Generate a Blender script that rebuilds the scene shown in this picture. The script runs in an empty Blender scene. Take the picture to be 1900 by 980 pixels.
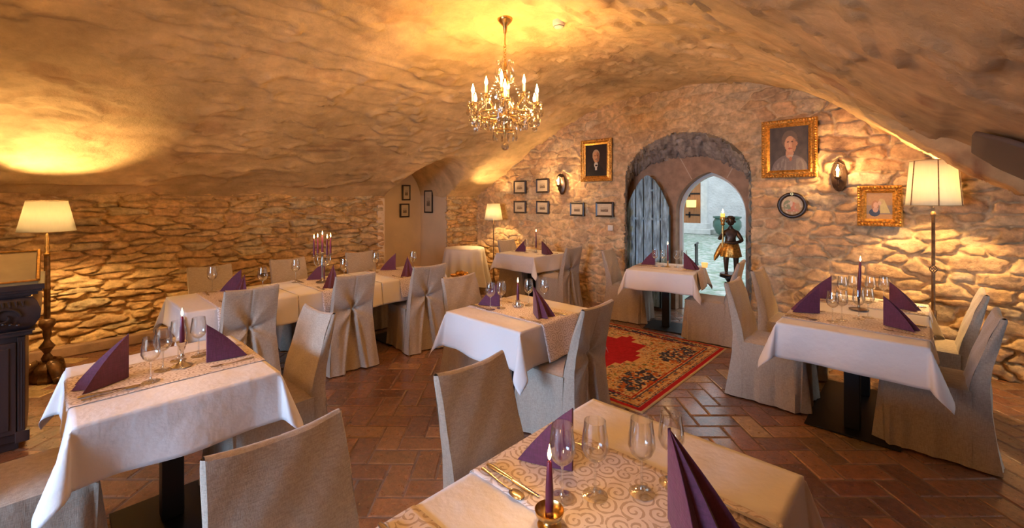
import bpy, bmesh, math, random
import numpy as np
from mathutils import Vector, Matrix

random.seed(7)
rng = np.random.default_rng(11)
SC = bpy.context.scene
COL = SC.collection
PI = math.pi

# ------------------------------------------------------------------ camera, world, exposure
EYE = 1.62
cam_data = bpy.data.cameras.new('camera')
cam = bpy.data.objects.new('camera', cam_data)
COL.objects.link(cam)
cam.location = (0, 0, EYE)
cam.rotation_euler = (PI / 2, 0, math.radians(43.4))
cam_data.sensor_width = 36
cam_data.lens = 810 / 1900 * 36
cam_data.shift_y = -122 / 1900
cam_data.clip_start = 0.05
SC.camera = cam

world = bpy.data.worlds.new('world')
SC.world = world
world.use_nodes = True
bg = world.node_tree.nodes['Background']
bg.inputs[0].default_value = (0.80, 0.91, 1.0, 1)
bg.inputs[1].default_value = 1.7

SC.view_settings.view_transform = 'Standard'
SC.view_settings.look = 'None'
SC.view_settings.gamma = 1
SC.view_settings.exposure = 0.42
SC.view_settings.use_curve_mapping = False
SC.cycles.transparent_max_bounces = 24

K_CHAND, K_LAMP, K_SCONCE, K_CANDLE, K_WIN = 5.6, 60.0, 11.0, 1.3, 0.66
WARM = (1.0, 0.50, 0.13)
LAMPC = (1.0, 0.61, 0.24)

def area_light(name, loc, rot, sx, sy, power, colour, portal=False):
    d = bpy.data.lights.new(name, 'AREA')
    d.shape = 'RECTANGLE'; d.size = sx; d.size_y = sy
    d.energy = power; d.color = colour
    if portal: d.cycles.is_portal = True
    o = bpy.data.objects.new(name, d); COL.objects.link(o)
    o.location = loc; o.rotation_euler = rot
    return o
win_spread = math.radians(95)
# daylight: sky portals in the doorway and in the big window of the wall behind the camera, plus the bright yard beyond that window
area_light('doorway_sky', (-2.15, 6.62, 1.0), (PI / 2, 0, PI), 1.0, 2.0, 1, (1, 1, 1), True).rotation_euler = (-PI / 2, 0, 0)
WIN = (-3.2, -0.7, 0.5, 2.0)      # x0, x1, z0, z1 of the window behind the camera, in the wall at y = -2.1
area_light('window_daylight', (-1.9, -3.3, 1.45), (PI / 2 - .22, 0, .05), 2.0, 0.8, 95 * K_WIN, (0.34, 0.60, 1.0)).data.spread = win_spread

# ------------------------------------------------------------------ materials
def nodes_of(name):
    m = bpy.data.materials.new(name); m.use_nodes = True
    nt = m.node_tree
    return m, nt, nt.nodes['Principled BSDF']

def N(nt, t, **kw):
    n = nt.nodes.new(t)
    for k, v in kw.items():
        if k.startswith('i_'):
            n.inputs[k[2:].replace('_', ' ')].default_value = v
        else: setattr(n, k, v)
    return n

def mat(name, col, rough=0.6, metal=0.0, spec=0.5, noise=None, bump=None, emit=None, sheen=0, coat=0):
    """noise=(scale, amount, stretch xyz) varies the colour, bump=(scale, strength, distance)"""
    m, nt, p = nodes_of(name)
    p.inputs['Base Color'].default_value = (*col, 1)
    p.inputs['Roughness'].default_value = rough
    p.inputs['Metallic'].default_value = metal
    p.inputs['Specular IOR Level'].default_value = spec
    if sheen: p.inputs['Sheen Weight'].default_value = sheen
    if coat: p.inputs['Coat Weight'].default_value = coat
    tc = N(nt, 'ShaderNodeTexCoord')
    if noise:
        mp = N(nt, 'ShaderNodeMapping'); nt.links.new(tc.outputs['Object'], mp.inputs[0])
        if len(noise) > 2: mp.inputs['Scale'].default_value = noise[2]
        nz = N(nt, 'ShaderNodeTexNoise'); nz.inputs['Scale'].default_value = noise[0]; nz.inputs['Detail'].default_value = 5
        nt.links.new(mp.outputs[0], nz.inputs['Vector'])
        mx = N(nt, 'ShaderNodeMix', data_type='RGBA')
        a = noise[1]
        mx.inputs[6].default_value = (*[c * (1 - a) for c in col], 1)
        mx.inputs[7].default_value = (*[min(1, c * (1 + a)) for c in col], 1)
        mr = N(nt, 'ShaderNodeMapRange'); mr.inputs[1].default_value = 0.3; mr.inputs[2].default_value = 0.7
        nt.links.new(nz.outputs['Fac'], mr.inputs[0]); nt.links.new(mr.outputs[0], mx.inputs[0])
        nt.links.new(mx.outputs[2], p.inputs['Base Color'])
    if bump:
        nz = N(nt, 'ShaderNodeTexNoise'); nz.inputs['Scale'].default_value = bump[0]; nz.inputs['Detail'].default_value = 6
        nt.links.new(tc.outputs['Object'], nz.inputs['Vector'])
        b = N(nt, 'ShaderNodeBump'); b.inputs['Strength'].default_value = bump[1]; b.inputs['Distance'].default_value = bump[2]
        nt.links.new(nz.outputs['Fac'], b.inputs['Height']); nt.links.new(b.outputs[0], p.inputs['Normal'])
    if emit:
        p.inputs['Emission Color'].default_value = (*emit[0], 1); p.inputs['Emission Strength'].default_value = emit[1]
    return m

def attr_mat(name, rough, bump_scale, bump_strength, bump_dist, vary=0.25, vary_scale=9, spec=0.3, rough_noise=None, bump2=None):
    """colour from the mesh attribute 'Col', broken up by noise"""
    m, nt, p = nodes_of(name)
    at = N(nt, 'ShaderNodeAttribute', attribute_name='Col')
    tc = N(nt, 'ShaderNodeTexCoord')
    nz = N(nt, 'ShaderNodeTexNoise'); nz.inputs['Scale'].default_value = vary_scale; nz.inputs['Detail'].default_value = 8; nz.inputs['Roughness'].default_value = 0.65
    nt.links.new(tc.outputs['Object'], nz.inputs['Vector'])
    mr = N(nt, 'ShaderNodeMapRange'); mr.inputs[1].default_value = 0.3; mr.inputs[2].default_value = 0.7
    mr.inputs[3].default_value = 1 - vary; mr.inputs[4].default_value = 1 + vary
    nt.links.new(nz.outputs['Fac'], mr.inputs[0])
    mul = N(nt, 'ShaderNodeVectorMath', operation='SCALE')
    nt.links.new(at.outputs['Color'], mul.inputs[0]); nt.links.new(mr.outputs[0], mul.inputs['Scale'])
    nt.links.new(mul.outputs[0], p.inputs['Base Color'])
    p.inputs['Roughness'].default_value = rough; p.inputs['Specular IOR Level'].default_value = spec
    nb = N(nt, 'ShaderNodeTexNoise'); nb.inputs['Scale'].default_value = bump_scale; nb.inputs['Detail'].default_value = 9; nb.inputs['Roughness'].default_value = 0.7
    nt.links.new(tc.outputs['Object'], nb.inputs['Vector'])
    b = N(nt, 'ShaderNodeBump'); b.inputs['Strength'].default_value = bump_strength; b.inputs['Distance'].default_value = bump_dist
    nt.links.new(nb.outputs['Fac'], b.inputs['Height']); nt.links.new(b.outputs[0], p.inputs['Normal'])
    if rough_noise:
        r2 = N(nt, 'ShaderNodeMapRange'); r2.inputs[1].default_value = 0.3; r2.inputs[2].default_value = 0.7
        r2.inputs[3].default_value, r2.inputs[4].default_value = rough_noise
        nt.links.new(nb.outputs['Fac'], r2.inputs[0]); nt.links.new(r2.outputs[0], p.inputs['Roughness'])
    return m

M_STONE = attr_mat('rubble_stone', 0.85, 24, 0.8, 0.022, 0.34, 14)
M_STONE2 = attr_mat('soffit_stone', 0.9, 30, 0.8, 0.02, 0.3, 14)
M_PLASTER = attr_mat('vault_plaster', 0.85, 6, 0.6, 0.045, 0.2, 5)
M_FLOOR = attr_mat('terracotta_bricks', 0.4, 26, 0.8, 0.008, 0.45, 24, spec=0.9, rough_noise=(0.18, 0.52))
M_FLOOR.node_tree.nodes['Principled BSDF'].inputs['Coat Weight'].default_value = .9; M_FLOOR.node_tree.nodes['Principled BSDF'].inputs['Coat Roughness'].default_value = .16
M_RUG = attr_mat('rug_pile', 0.95, 160, 0.5, 0.004, 0.15, 120, spec=0.1)
M_PAINT = attr_mat('painted_surface', 0.5, 60, 0.1, 0.002, 0.10, 60)
M_GROUT = mat('grout', (0.17, 0.11, 0.075), 0.9, noise=(20, .3))
M_JAMB = mat('passage_plaster', (0.78, 0.62, 0.42), 0.85, noise=(2, .08), bump=(8, .3, .02))
M_SAND = mat('sandstone', (0.33, 0.21, 0.135), 0.8, noise=(9, .22), bump=(30, .5, .01))

def weave(name, col, dark, scale, rough=0.85, sheen=0.3):
    m, nt, p = nodes_of(name)
    tc = N(nt, 'ShaderNodeTexCoord')
    out = []
    for k, st in enumerate(((1, 1, .12), (.14, .14, 1))):
        mp = N(nt, 'ShaderNodeMapping'); mp.inputs['Scale'].default_value = st
        nt.links.new(tc.outputs['Object'], mp.inputs[0])
        nz = N(nt, 'ShaderNodeTexNoise'); nz.inputs['Scale'].default_value = scale; nz.inputs['Detail'].default_value = 3
        nt.links.new(mp.outputs[0], nz.inputs['Vector']); out.append(nz.outputs['Fac'])
    mu = N(nt, 'ShaderNodeMath', operation='ADD'); nt.links.new(out[0], mu.inputs[0]); nt.links.new(out[1], mu.inputs[1])
    mr = N(nt, 'ShaderNodeMapRange'); mr.inputs[1].default_value = 0.75; mr.inputs[2].default_value = 1.25
    nt.links.new(mu.outputs[0], mr.inputs[0])
    mx = N(nt, 'ShaderNodeMix', data_type='RGBA'); mx.inputs[6].default_value = (*dark, 1); mx.inputs[7].default_value = (*col, 1)
    nt.links.new(mr.outputs[0], mx.inputs[0]); nt.links.new(mx.outputs[2], p.inputs['Base Color'])
    b = N(nt, 'ShaderNodeBump'); b.inputs['Strength'].default_value = 0.25; b.inputs['Distance'].default_value = 0.002
    nt.links.new(mr.outputs[0], b.inputs['Height'])
    # soft creases
    nz = N(nt, 'ShaderNodeTexNoise'); nz.inputs['Scale'].default_value = 6; nz.inputs['Detail'].default_value = 2; nz.inputs['Distortion'].default_value = 1.2
    nt.links.new(tc.outputs['Object'], nz.inputs['Vector'])
    b2 = N(nt, 'ShaderNodeBump'); b2.inputs['Strength'].default_value = 0.22; b2.inputs['Distance'].default_value = 0.03
    nt.links.new(nz.outputs['Fac'], b2.inputs['Height']); nt.links.new(b2.outputs[0], b.inputs['Normal'])
    nt.links.new(b.outputs[0], p.inputs['Normal'])
    p.inputs['Roughness'].default_value = rough; p.inputs['Sheen Weight'].default_value = sheen
    return m
M_COVER = weave('chair_linen', (0.47, 0.39, 0.30), (0.33, 0.265, 0.20), 330)
M_NAPKIN = weave('napkin_fabric', (0.118, 0.020, 0.060), (0.08, 0.014, 0.040), 200, 0.75, 0.2)
M_CLOTH = mat('white_tablecloth', (0.74, 0.70, 0.67), 0.55, sheen=.2, bump=(7, .35, .035))

def runner_mat():
    """brocade: every cell of a scattered pattern carries a small spiral scroll"""
    m, nt, p = nodes_of('runner_brocade')
    L = nt.links.new
    def mth(op, a, b=None):
        n = N(nt, 'ShaderNodeMath', operation=op)
        for i, v in enumerate((a, b)):
            if v is None: continue
            if isinstance(v, (int, float)): n.inputs[i].default_value = v
            else: L(v, n.inputs[i])
        return n.outputs[0]
    tc = N(nt, 'ShaderNodeTexCoord'); sp = N(nt, 'ShaderNodeSeparateXYZ'); L(tc.outputs['Object'], sp.inputs[0])
    cb = N(nt, 'ShaderNodeCombineXYZ'); L(sp.outputs[0], cb.inputs[0]); L(mth('ADD', sp.outputs[1], sp.outputs[2]), cb.inputs[1])
    vo = N(nt, 'ShaderNodeTexVoronoi', voronoi_dimensions='2D'); vo.inputs['Scale'].default_value = 15; vo.inputs['Randomness'].default_value = .75
    L(cb.outputs[0], vo.inputs['Vector'])
    df = N(nt, 'ShaderNodeVectorMath', operation='SUBTRACT'); L(cb.outputs[0], df.inputs[0]); L(vo.outputs['Position'], df.inputs[1])
    ds = N(nt, 'ShaderNodeSeparateXYZ'); L(df.outputs[0], ds.inputs[0])
    ln = N(nt, 'ShaderNodeVectorMath', operation='LENGTH'); L(df.outputs[0], ln.inputs[0])
    th = mth('ARCTAN2', ds.outputs[1], ds.outputs[0])
    rc = N(nt, 'ShaderNodeSeparateColor'); L(vo.outputs['Color'], rc.inputs[0])
    sg = mth('SIGN', mth('SUBTRACT', rc.outputs[0], .5))
    ph = mth('ADD', mth('MULTIPLY', th, sg), mth('ADD', mth('MULTIPLY', ln.outputs['Value'], 330.0), mth('MULTIPLY', rc.outputs[1], 6.28)))
    sw = mth('SINE', ph)
    nz = N(nt, 'ShaderNodeTexNoise'); nz.inputs['Scale'].default_value = 45; L(cb.outputs[0], nz.inputs['Vector'])
    v = mth('ADD', sw, mth('MULTIPLY', mth('SUBTRACT', nz.outputs['Fac'], .5), 3.2))
    mr = N(nt, 'ShaderNodeMapRange'); mr.inputs[1].default_value = 0.35; mr.inputs[2].default_value = 0.6
    L(v, mr.inputs[0])
    mx = N(nt, 'ShaderNodeMix', data_type='RGBA'); mx.inputs[6].default_value = (0.74, 0.64, 0.58, 1); mx.inputs[7].default_value = (0.47, 0.36, 0.29, 1)
    L(mr.outputs[0], mx.inputs[0]); L(mx.outputs[2], p.inputs['Base Color'])
    p.inputs['Roughness'].default_value = 0.5
    b = N(nt, 'ShaderNodeBump'); b.inputs['Strength'].default_value = 0.3; b.inputs['Distance'].default_value = 0.002
    L(mr.outputs[0], b.inputs['Height']); L(b.outputs[0], p.inputs['Normal'])
    return m
M_RUNNER = runner_mat()

def glass_mat(name, tint=(1, 1, 1), lo=0.06, hi=0.75, rough=0.02):
    """thin clear glass: mostly see-through, mirror-like towards grazing angles"""
    m = bpy.data.materials.new(name); m.use_nodes = True; nt = m.node_tree; nt.nodes.clear()
    out = N(nt, 'ShaderNodeOutputMaterial'); mx = N(nt, 'ShaderNodeMixShader')
    tr = N(nt, 'ShaderNodeBsdfTransparent'); tr.inputs[0].default_value = (*tint, 1)
    gl = N(nt, 'ShaderNodeBsdfGlossy'); gl.inputs['Roughness'].default_value = rough
    lw = N(nt, 'ShaderNodeLayerWeight'); lw.inputs[0].default_value = 0.35
    mr = N(nt, 'ShaderNodeMapRange'); mr.inputs[3].default_value = lo; mr.inputs[4].default_value = hi
    nt.links.new(lw.outputs['Facing'], mr.inputs[0]); nt.links.new(mr.outputs[0], mx.inputs[0])
    nt.links.new(tr.outputs[0], mx.inputs[1]); nt.links.new(gl.outputs[0], mx.inputs[2]); nt.links.new(mx.outputs[0], out.inputs[0])
    return m
M_GLASS = glass_mat('clear_glass', (.995, 1, 1), 0.02, 0.85)
M_STEM = glass_mat('glass_stem', (.99, 1, 1), 0.16, 0.9)
M_CRYSTAL = glass_mat('cut_crystal', (1, .95, .85), 0.42, 0.95, 0.12)
M_PANE = glass_mat('door_glass', (.97, .99, 1), 0.04, 0.4)

def shade_mat(name, col, trans):
    m = bpy.data.materials.new(name); m.use_nodes = True; nt = m.node_tree; nt.nodes.clear()
    out = N(nt, 'ShaderNodeOutputMaterial'); mx = N(nt, 'ShaderNodeMixShader'); mx.inputs[0].default_value = trans
    d = N(nt, 'ShaderNodeBsdfDiffuse'); d.inputs[0].default_value = (*col, 1)
    t = N(nt, 'ShaderNodeBsdfTranslucent')
    tc = N(nt, 'ShaderNodeTexCoord'); mp = N(nt, 'ShaderNodeMapping'); mp.inputs['Scale'].default_value = (1, 1, .05)
    nz = N(nt, 'ShaderNodeTexNoise'); nz.inputs['Scale'].default_value = 90
    nt.links.new(tc.outputs['Object'], mp.inputs[0]); nt.links.new(mp.outputs[0], nz.inputs['Vector'])
    cm = N(nt, 'ShaderNodeMix', data_type='RGBA'); cm.inputs[6].default_value = (*[c * .8 for c in col], 1); cm.inputs[7].default_value = (*col, 1)
    nt.links.new(nz.outputs['Fac'], cm.inputs[0]); nt.links.new(cm.outputs[2], t.inputs[0])
    nt.links.new(d.outputs[0], mx.inputs[1]); nt.links.new(t.outputs[0], mx.inputs[2]); nt.links.new(mx.outputs[0], out.inputs[0])
    return m
M_SHADE = shade_mat('lamp_shade_silk', (0.95, 0.93, 0.82), 0.45)
M_BRAID = mat('shade_braid', (.45, .35, .18), .7)
M_BRASS = mat('aged_brass', (0.62, 0.40, 0.14), 0.28, 1.0, noise=(40, .3))
M_GILT = mat('gilded_carving', (0.62, 0.33, 0.075), 0.33, 0.85, noise=(45, .45), bump=(60, .7, .008))
M_SILVER = mat('silver', (0.66, 0.63, 0.58), 0.2, 1.0)
M_DARKBRONZE = mat('dark_bronze', (0.09, 0.055, 0.035), 0.35, 0.6, noise=(20, .4))
M_TURNED = mat('turned_gilt_wood', (0.17, 0.09, 0.035), 0.35, 0.35, noise=(25, .5))
M_IRON = mat('black_iron', (0.022, 0.021, 0.022), 0.45, 0.7)
M_BLACKWOOD = mat('ebonised_oak', (0.035, 0.024, 0.026), 0.33, 0, noise=(12, .4, (1, 1, .15)), bump=(40, .3, .004))
M_FRAME = mat('black_picture_frame', (0.025, 0.014, 0.01), 0.35)
M_WAX = mat('aubergine_wax', (0.11, 0.012, 0.035), 0.35)
M_IVORYWAX = mat('ivory_candle_sleeve', (0.85, 0.72, 0.5), 0.5)
M_FLAME = mat('candle_flame', (1, .7, .3), emit=((1, .66, .26), 16))
M_BULB = mat('lit_bulb', (1, .8, .5), emit=((1, .72, .38), 30))
M_WHITE = mat('white_plastic', (0.75, 0.7, 0.62), 0.4)
M_BLUELIT_WOOD = mat('bluelit_weathered_grey_wood', (0.26, 0.42, 0.53), 0.75, noise=(9, .7, (3, 3, .5)), bump=(50, .8, .012))  # grey wood with the blue light on it put into the base colour
M_ORANGE = mat('orange_wood', (0.42, 0.17, 0.06), 0.5, noise=(8, .25, (3, 3, .3)))
M_EXTWALL = mat('courtyard_render', (0.62, 0.62, 0.62), 0.9, noise=(2.5, .14), bump=(12, .6, .05))
M_EXTSTONE = mat('pale_step_stone', (0.68, 0.68, 0.66), 0.8, noise=(6, .1))
M_GREENPOT = mat('green_glazed_pot', (0.08, 0.16, 0.13), 0.3)
M_WICKER = mat('wicker', (0.23, 0.12, 0.05), 0.7, noise=(60, .4))
M_AMBER = mat('amber_glass_light', (0.9, 0.45, 0.15), 0.3, emit=((1, .4, .12), 0.9))

# ------------------------------------------------------------------ mesh helpers
def tag(o, label=None, cat=None, group=None, kind=None):
    if label: o['label'] = label
    if cat: o['category'] = cat
    if group: o['group'] = group
    if kind: o['kind'] = kind
    return o

def link(name, me, m, parent=None, smooth=False):
    if m: me.materials.append(m)
    if smooth:
        me.polygons.foreach_set('use_smooth', [True] * len(me.polygons))
    o = bpy.data.objects.new(name, me); COL.objects.link(o)
    if parent: o.parent = parent
    return o

def empty(name, loc=(0, 0, 0), rz=0):
    o = bpy.data.objects.new(name, None); COL.objects.link(o)
    o.empty_display_size = 0.1; o.location = loc; o.rotation_euler = (0, 0, rz)
    return o

def dup(root, loc=None, rz=None, parent=None):
    c = root.copy(); COL.objects.link(c)
    if parent: c.parent = parent
    if loc is not None: c.location = loc
    if rz is not None: c.rotation_euler = (0, 0, rz)
    for ch in list(root.children): dup(ch, parent=c)
    return c

class MB:
    def __init__(s): s.v = []; s.f = []
    def add(s, vs, fs):
        n = len(s.v); s.v += [tuple(v) for v in vs]; s.f += [tuple(i + n for i in f) for f in fs]; return s
    def box(s, x0, x1, y0, y1, z0, z1):
        return s.add([(x0, y0, z0), (x1, y0, z0), (x1, y1, z0), (x0, y1, z0), (x0, y0, z1), (x1, y0, z1), (x1, y1, z1), (x0, y1, z1)],
                     [(0, 3, 2, 1), (4, 5, 6, 7), (0, 1, 5, 4), (1, 2, 6, 5), (2, 3, 7, 6), (3, 0, 4, 7)])
    def lathe(s, prof, seg=24, c=(0, 0, 0), caps=True, wave=None, sx=1, sy=1):
        vs = []; n = len(prof)
        for i, (r, z) in enumerate(prof):
            for k in range(seg):
                a = 2 * PI * k / seg
                rr = r * (1 + (wave(a, i / (n - 1)) if wave else 0))
                vs.append((c[0] + rr * math.cos(a) * sx, c[1] + rr * math.sin(a) * sy, c[2] + z))
        fs = [(i * seg + k, i * seg + (k + 1) % seg, (i + 1) * seg + (k + 1) % seg, (i + 1) * seg + k) for i in range(n - 1) for k in range(seg)]
        if caps:
            if prof[0][0] > 1e-5: fs.append(tuple(reversed(range(seg))))
            if prof[-1][0] > 1e-5: fs.append(tuple((n - 1) * seg + k for k in range(seg)))
        return s.add(vs, fs)
    def tube(s, pts, rad, seg=8, flat=1.0):
        pts = [Vector(p) for p in pts]; n = len(pts)
        if not isinstance(rad, (list, tuple)): rad = [rad] * n
        vs = []; up = Vector((0, 0, 1))
        t0 = (pts[1] - pts[0]).normalized()
        if abs(t0.z) > 0.9: up = Vector((0, 1, 0))
        for i, p in enumerate(pts):
            t = (pts[min(i + 1, n - 1)] - pts[max(i - 1, 0)]).normalized()
            b = t.cross(up)
            if b.length < 1e-4: b = t.cross(Vector((1, 0, 0)))
            b.normalize(); u = b.cross(t).normalized(); up = u
            for k in range(seg):
                a = 2 * PI * k / seg
                vs.append(p + (b * math.cos(a) + u * math.sin(a) * flat) * rad[i])
        fs = [(i * seg + k, i * seg + (k + 1) % seg, (i + 1) * seg + (k + 1) % seg, (i + 1) * seg + k) for i in range(n - 1) for k in range(seg)]
        fs += [tuple(reversed(range(seg))), tuple((n - 1) * seg + k for k in range(seg))]
        return s.add(vs, fs)
    def ball(s, c, r, seg=12, sz=1.0):
        return s.lathe([(max(1e-4, r * math.sin(PI * i / 8)), -r * sz * math.cos(PI * i / 8)) for i in range(9)], seg, c, False)
    def torus(s, c, R, r, axis='z', seg=20, ts=8):
        vs = []
        for i in range(seg):
            a = 2 * PI * i / seg
            for k in range(ts):
                b = 2 * PI * k / ts
                x, y, z = (R + r * math.cos(b)) * math.cos(a), (R + r * math.cos(b)) * math.sin(a), r * math.sin(b)
                if axis == 'y': x, y, z = x, z, y
                if axis == 'x': x, y, z = z, x, y
                vs.append((c[0] + x, c[1] + y, c[2] + z))
        return s.add(vs, [(i * ts + k, ((i + 1) % seg) * ts + k, ((i + 1) % seg) * ts + (k + 1) % ts, i * ts + (k + 1) % ts) for i in range(seg) for k in range(ts)])
    def build(s, name, m, parent=None, smooth=False, bevel=0):
        me = bpy.data.meshes.new(name); me.from_pydata(s.v, [], s.f); me.update()
        bm = bmesh.new(); bm.from_mesh(me); bmesh.ops.recalc_face_normals(bm, faces=bm.faces)
        if bevel:
            es = [e for e in bm.edges if len(e.link_faces) == 2 and e.calc_face_angle(0) > 0.6]
            bmesh.ops.bevel(bm, geom=es, offset=bevel, segments=2, affect='EDGES', profile=0.6)
        bm.to_mesh(me); bm.free()
        o = link(name, me, m, parent, smooth)
        if smooth:
            try: me.set_sharp_from_angle(angle=math.radians(50))
            except Exception: pass
        return o

def grid_obj(name, P, m, parent=None, mask=None, colour=None, smooth=True, flip=False):
    nv, nu = P.shape[:2]
    idx = np.arange(nv * nu).reshape(nv, nu)
    q = np.stack([idx[:-1, :-1], idx[:-1, 1:], idx[1:, 1:], idx[1:, :-1]], -1)
    if flip: q = q[..., ::-1]
    if mask is not None: q = q[mask]
    q = q.reshape(-1, 4)
    used, inv = np.unique(q, return_inverse=True)
    co = P.reshape(-1, 3)[used].astype(np.float32); q = inv.reshape(-1, 4)
    me = bpy.data.meshes.new(name)
    me.vertices.add(len(co)); me.vertices.foreach_set('co', co.ravel())
    me.loops.add(q.size); me.loops.foreach_set('vertex_index', q.ravel().astype(np.int32))
    me.polygons.add(len(q)); me.polygons.foreach_set('loop_start', (np.arange(len(q)) * 4).astype(np.int32))
    me.polygons.foreach_set('loop_total', np.full(len(q), 4, dtype=np.int32))
    me.polygons.foreach_set('use_smooth', np.full(len(q), smooth))
    me.update(calc_edges=True); me.validate()
    if colour is not None:
        c = colour.reshape(-1, 3)[used]
        a = me.color_attributes.new('Col', 'FLOAT_COLOR', 'POINT')
        a.data.foreach_set('color', np.concatenate([c, np.ones((len(c), 1))], 1).astype(np.float32).ravel())
    return link(name, me, m, parent)

def hash2(i, j, s):
    x = np.sin(i * 127.1 + j * 311.7 + s * 74.7) * 43758.5453
    return x - np.floor(x)
def vnoise(x, y, s=0):
    xi, yi = np.floor(x), np.floor(y); fx, fy = x - xi, y - yi
    fx = fx * fx * (3 - 2 * fx); fy = fy * fy * (3 - 2 * fy)
    a, b, c, d = hash2(xi, yi, s), hash2(xi + 1, yi, s), hash2(xi, yi + 1, s), hash2(xi + 1, yi + 1, s)
    return (a * (1 - fx) + b * fx) * (1 - fy) + (c * (1 - fx) + d * fx) * fy
def fbm(x, y, s=0, o=4):
    r = 0; a = 0.5
    for k in range(o): r = r + a * vnoise(x * 2 ** k, y * 2 ** k, s + k * 13.7); a *= 0.5
    return r
def sstep(a, b, x):
    t = np.clip((x - a) / (b - a), 0, 1); return t * t * (3 - 2 * t)

def masonry(u, v, cx, cy, seed, warp=0.35):
    """rubble masonry: returns relief 0..1, joint mask 0..1 (1 = stone) and two random numbers per stone"""
    U = u / cx + warp * (fbm(u / cx * .9, v / cy * .9, seed, 4) - .5) * 2 + .22 * (fbm(u * 16, v * 16, seed + 8, 3) - .5)
    V = v / cy + warp * (fbm(u / cx * .6 + 9, v / cy * .9, seed + 5, 4) - .5) * 1.9 + .30 * (fbm(u * 14, v * 18, seed + 9, 3) - .5)
    best = np.full(u.shape, 9.0); sec = np.full(u.shape, 9.0)
    R1 = np.zeros(u.shape); R2 = np.zeros(u.shape); TX = np.zeros(u.shape)
    j0 = np.floor(V)
    for dj in (-1, 0, 1):
        j = j0 + dj; off = hash2(j, j * 0 + 3, seed)
        i0 = np.floor(U - off)
        for di in (-2, -1, 0, 1, 2):
            i = i0 + di
            px = i + off + .5 + (hash2(i, j, seed + 1) - .5) * .75
            py = j + .5 + (hash2(i, j, seed + 2) - .5) * .6
            sz = .65 + .8 * hash2(i, j, seed + 6)
            d = ((np.abs(U - px) * .82) ** 2.6 + (np.abs(V - py) * 1.0) ** 2.6) ** (1 / 2.6) / sz
            new = d < best
            sec = np.where(new, best, np.minimum(sec, d))
            best = np.where(new, d, best)
            R1 = np.where(new, hash2(i, j, seed + 3), R1); R2 = np.where(new, hash2(i, j, seed + 4), R2)
            TX = np.where(new, (V - py), TX)
    e = sec - best
    st = sstep(0.05, 0.15, e)
    rel = st * (0.45 + 0.55 * R1) + st * 0.10 * TX * (R2 - .5) + 0.10 * st * sstep(.15, .5, e)
    return rel, st, R1, R2

PAL = np.array([(0.50, 0.37, 0.24), (0.42, 0.28, 0.17), (0.55, 0.42, 0.29), (0.38, 0.27, 0.19), (0.47, 0.31, 0.20), (0.44, 0.38, 0.31), (0.52, 0.35, 0.22)])
def stone_colour(st, R2, u, v, mortar=(0.58, 0.46, 0.32), seed=0):
    c = PAL[(R2 * 6.999).astype(int)]
    n = fbm(u * 6, v * 6, seed + 40, 4)[..., None]
    c = c * (0.72 + 0.55 * n)
    k = (st * 0.85)[..., None]
    return np.array(mortar) * (0.8 + .35 * n) * (1 - k) + c * k

# ------------------------------------------------------------------ the vault
VX = np.array([-7.6, -6.9, -6.48, -5.98, -5.53, -5.07, -4.42, -3.79, -3.05, -2.345, -1.8, -1.32, -.95, -.61, -.30, -.06, .163, .406, .63, 1.0, 1.5, 1.9, 2.2, 2.3])
VZ = np.array([0.7, 1.32, 1.66, 1.945, 2.20, 2.46, 2.78, 3.0, 3.13, 3.14, 3.07, 2.945, 2.79, 2.575, 2.325, 2.13, 1.967, 1.79, 1.65, 1.38, 0.95, 0.5, 0.05, -.1])
def vz(x):
    # smooth the spline by averaging nearby samples
    x = np.asarray(x, float)
    return sum(np.interp(x + d, VX, VZ) * w for d, w in ((-.22, .15), (-.11, .22), (0, .26), (.11, .22), (.22, .15)))
PASS = (4.43, 0.66, 1.50, 0.77)     # passage arch: centre y, half width, spring z, rise
def arch_pass(y):
    t = 1 - ((y - PASS[0]) / PASS[1]) ** 2
    return np.where(t > 0, PASS[2] + PASS[3] * np.sqrt(np.clip(t, 0, 1)), -5)
xs = np.concatenate([np.arange(-7.35, -4.6, .022), np.arange(-4.6, 2.28, .03)])
ys = np.concatenate([np.arange(-2.15, 3.6, .03), np.arange(3.6, 5.25, .015), np.arange(5.25, 5.96, .03)])
X, Y = np.meshgrid(xs, ys)
base = vz(X)
ar = arch_pass(Y + .05 * (fbm(X * 2, Y * 2, 3, 2) - .5))
rip = (fbm(X * 3.2, Y * 1.1 + X * .6, 21, 4) - .5)
lum = (fbm(X * .8, Y * .8, 31, 3) - .5)
fine = (fbm(X * 9, Y * 3.2, 51, 3) - .5)
ridge = np.abs(fbm(X * 4.5, Y * 1.7, 77, 3) - .47)
flat = sstep(.02, .14, X) * sstep(2.5, 2.68, Y) * sstep(4.15, 3.98, Y)
Z = base + (1 - flat) * (.055 * rip + .12 * lum + .020 * fine - .030 * (1 - sstep(0, .045, ridge)) + .012 * (fbm(X * 16, Y * 6 + X * 3, 61, 3) - .5))
Z = np.where(X < -6.25, base, Z)
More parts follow.
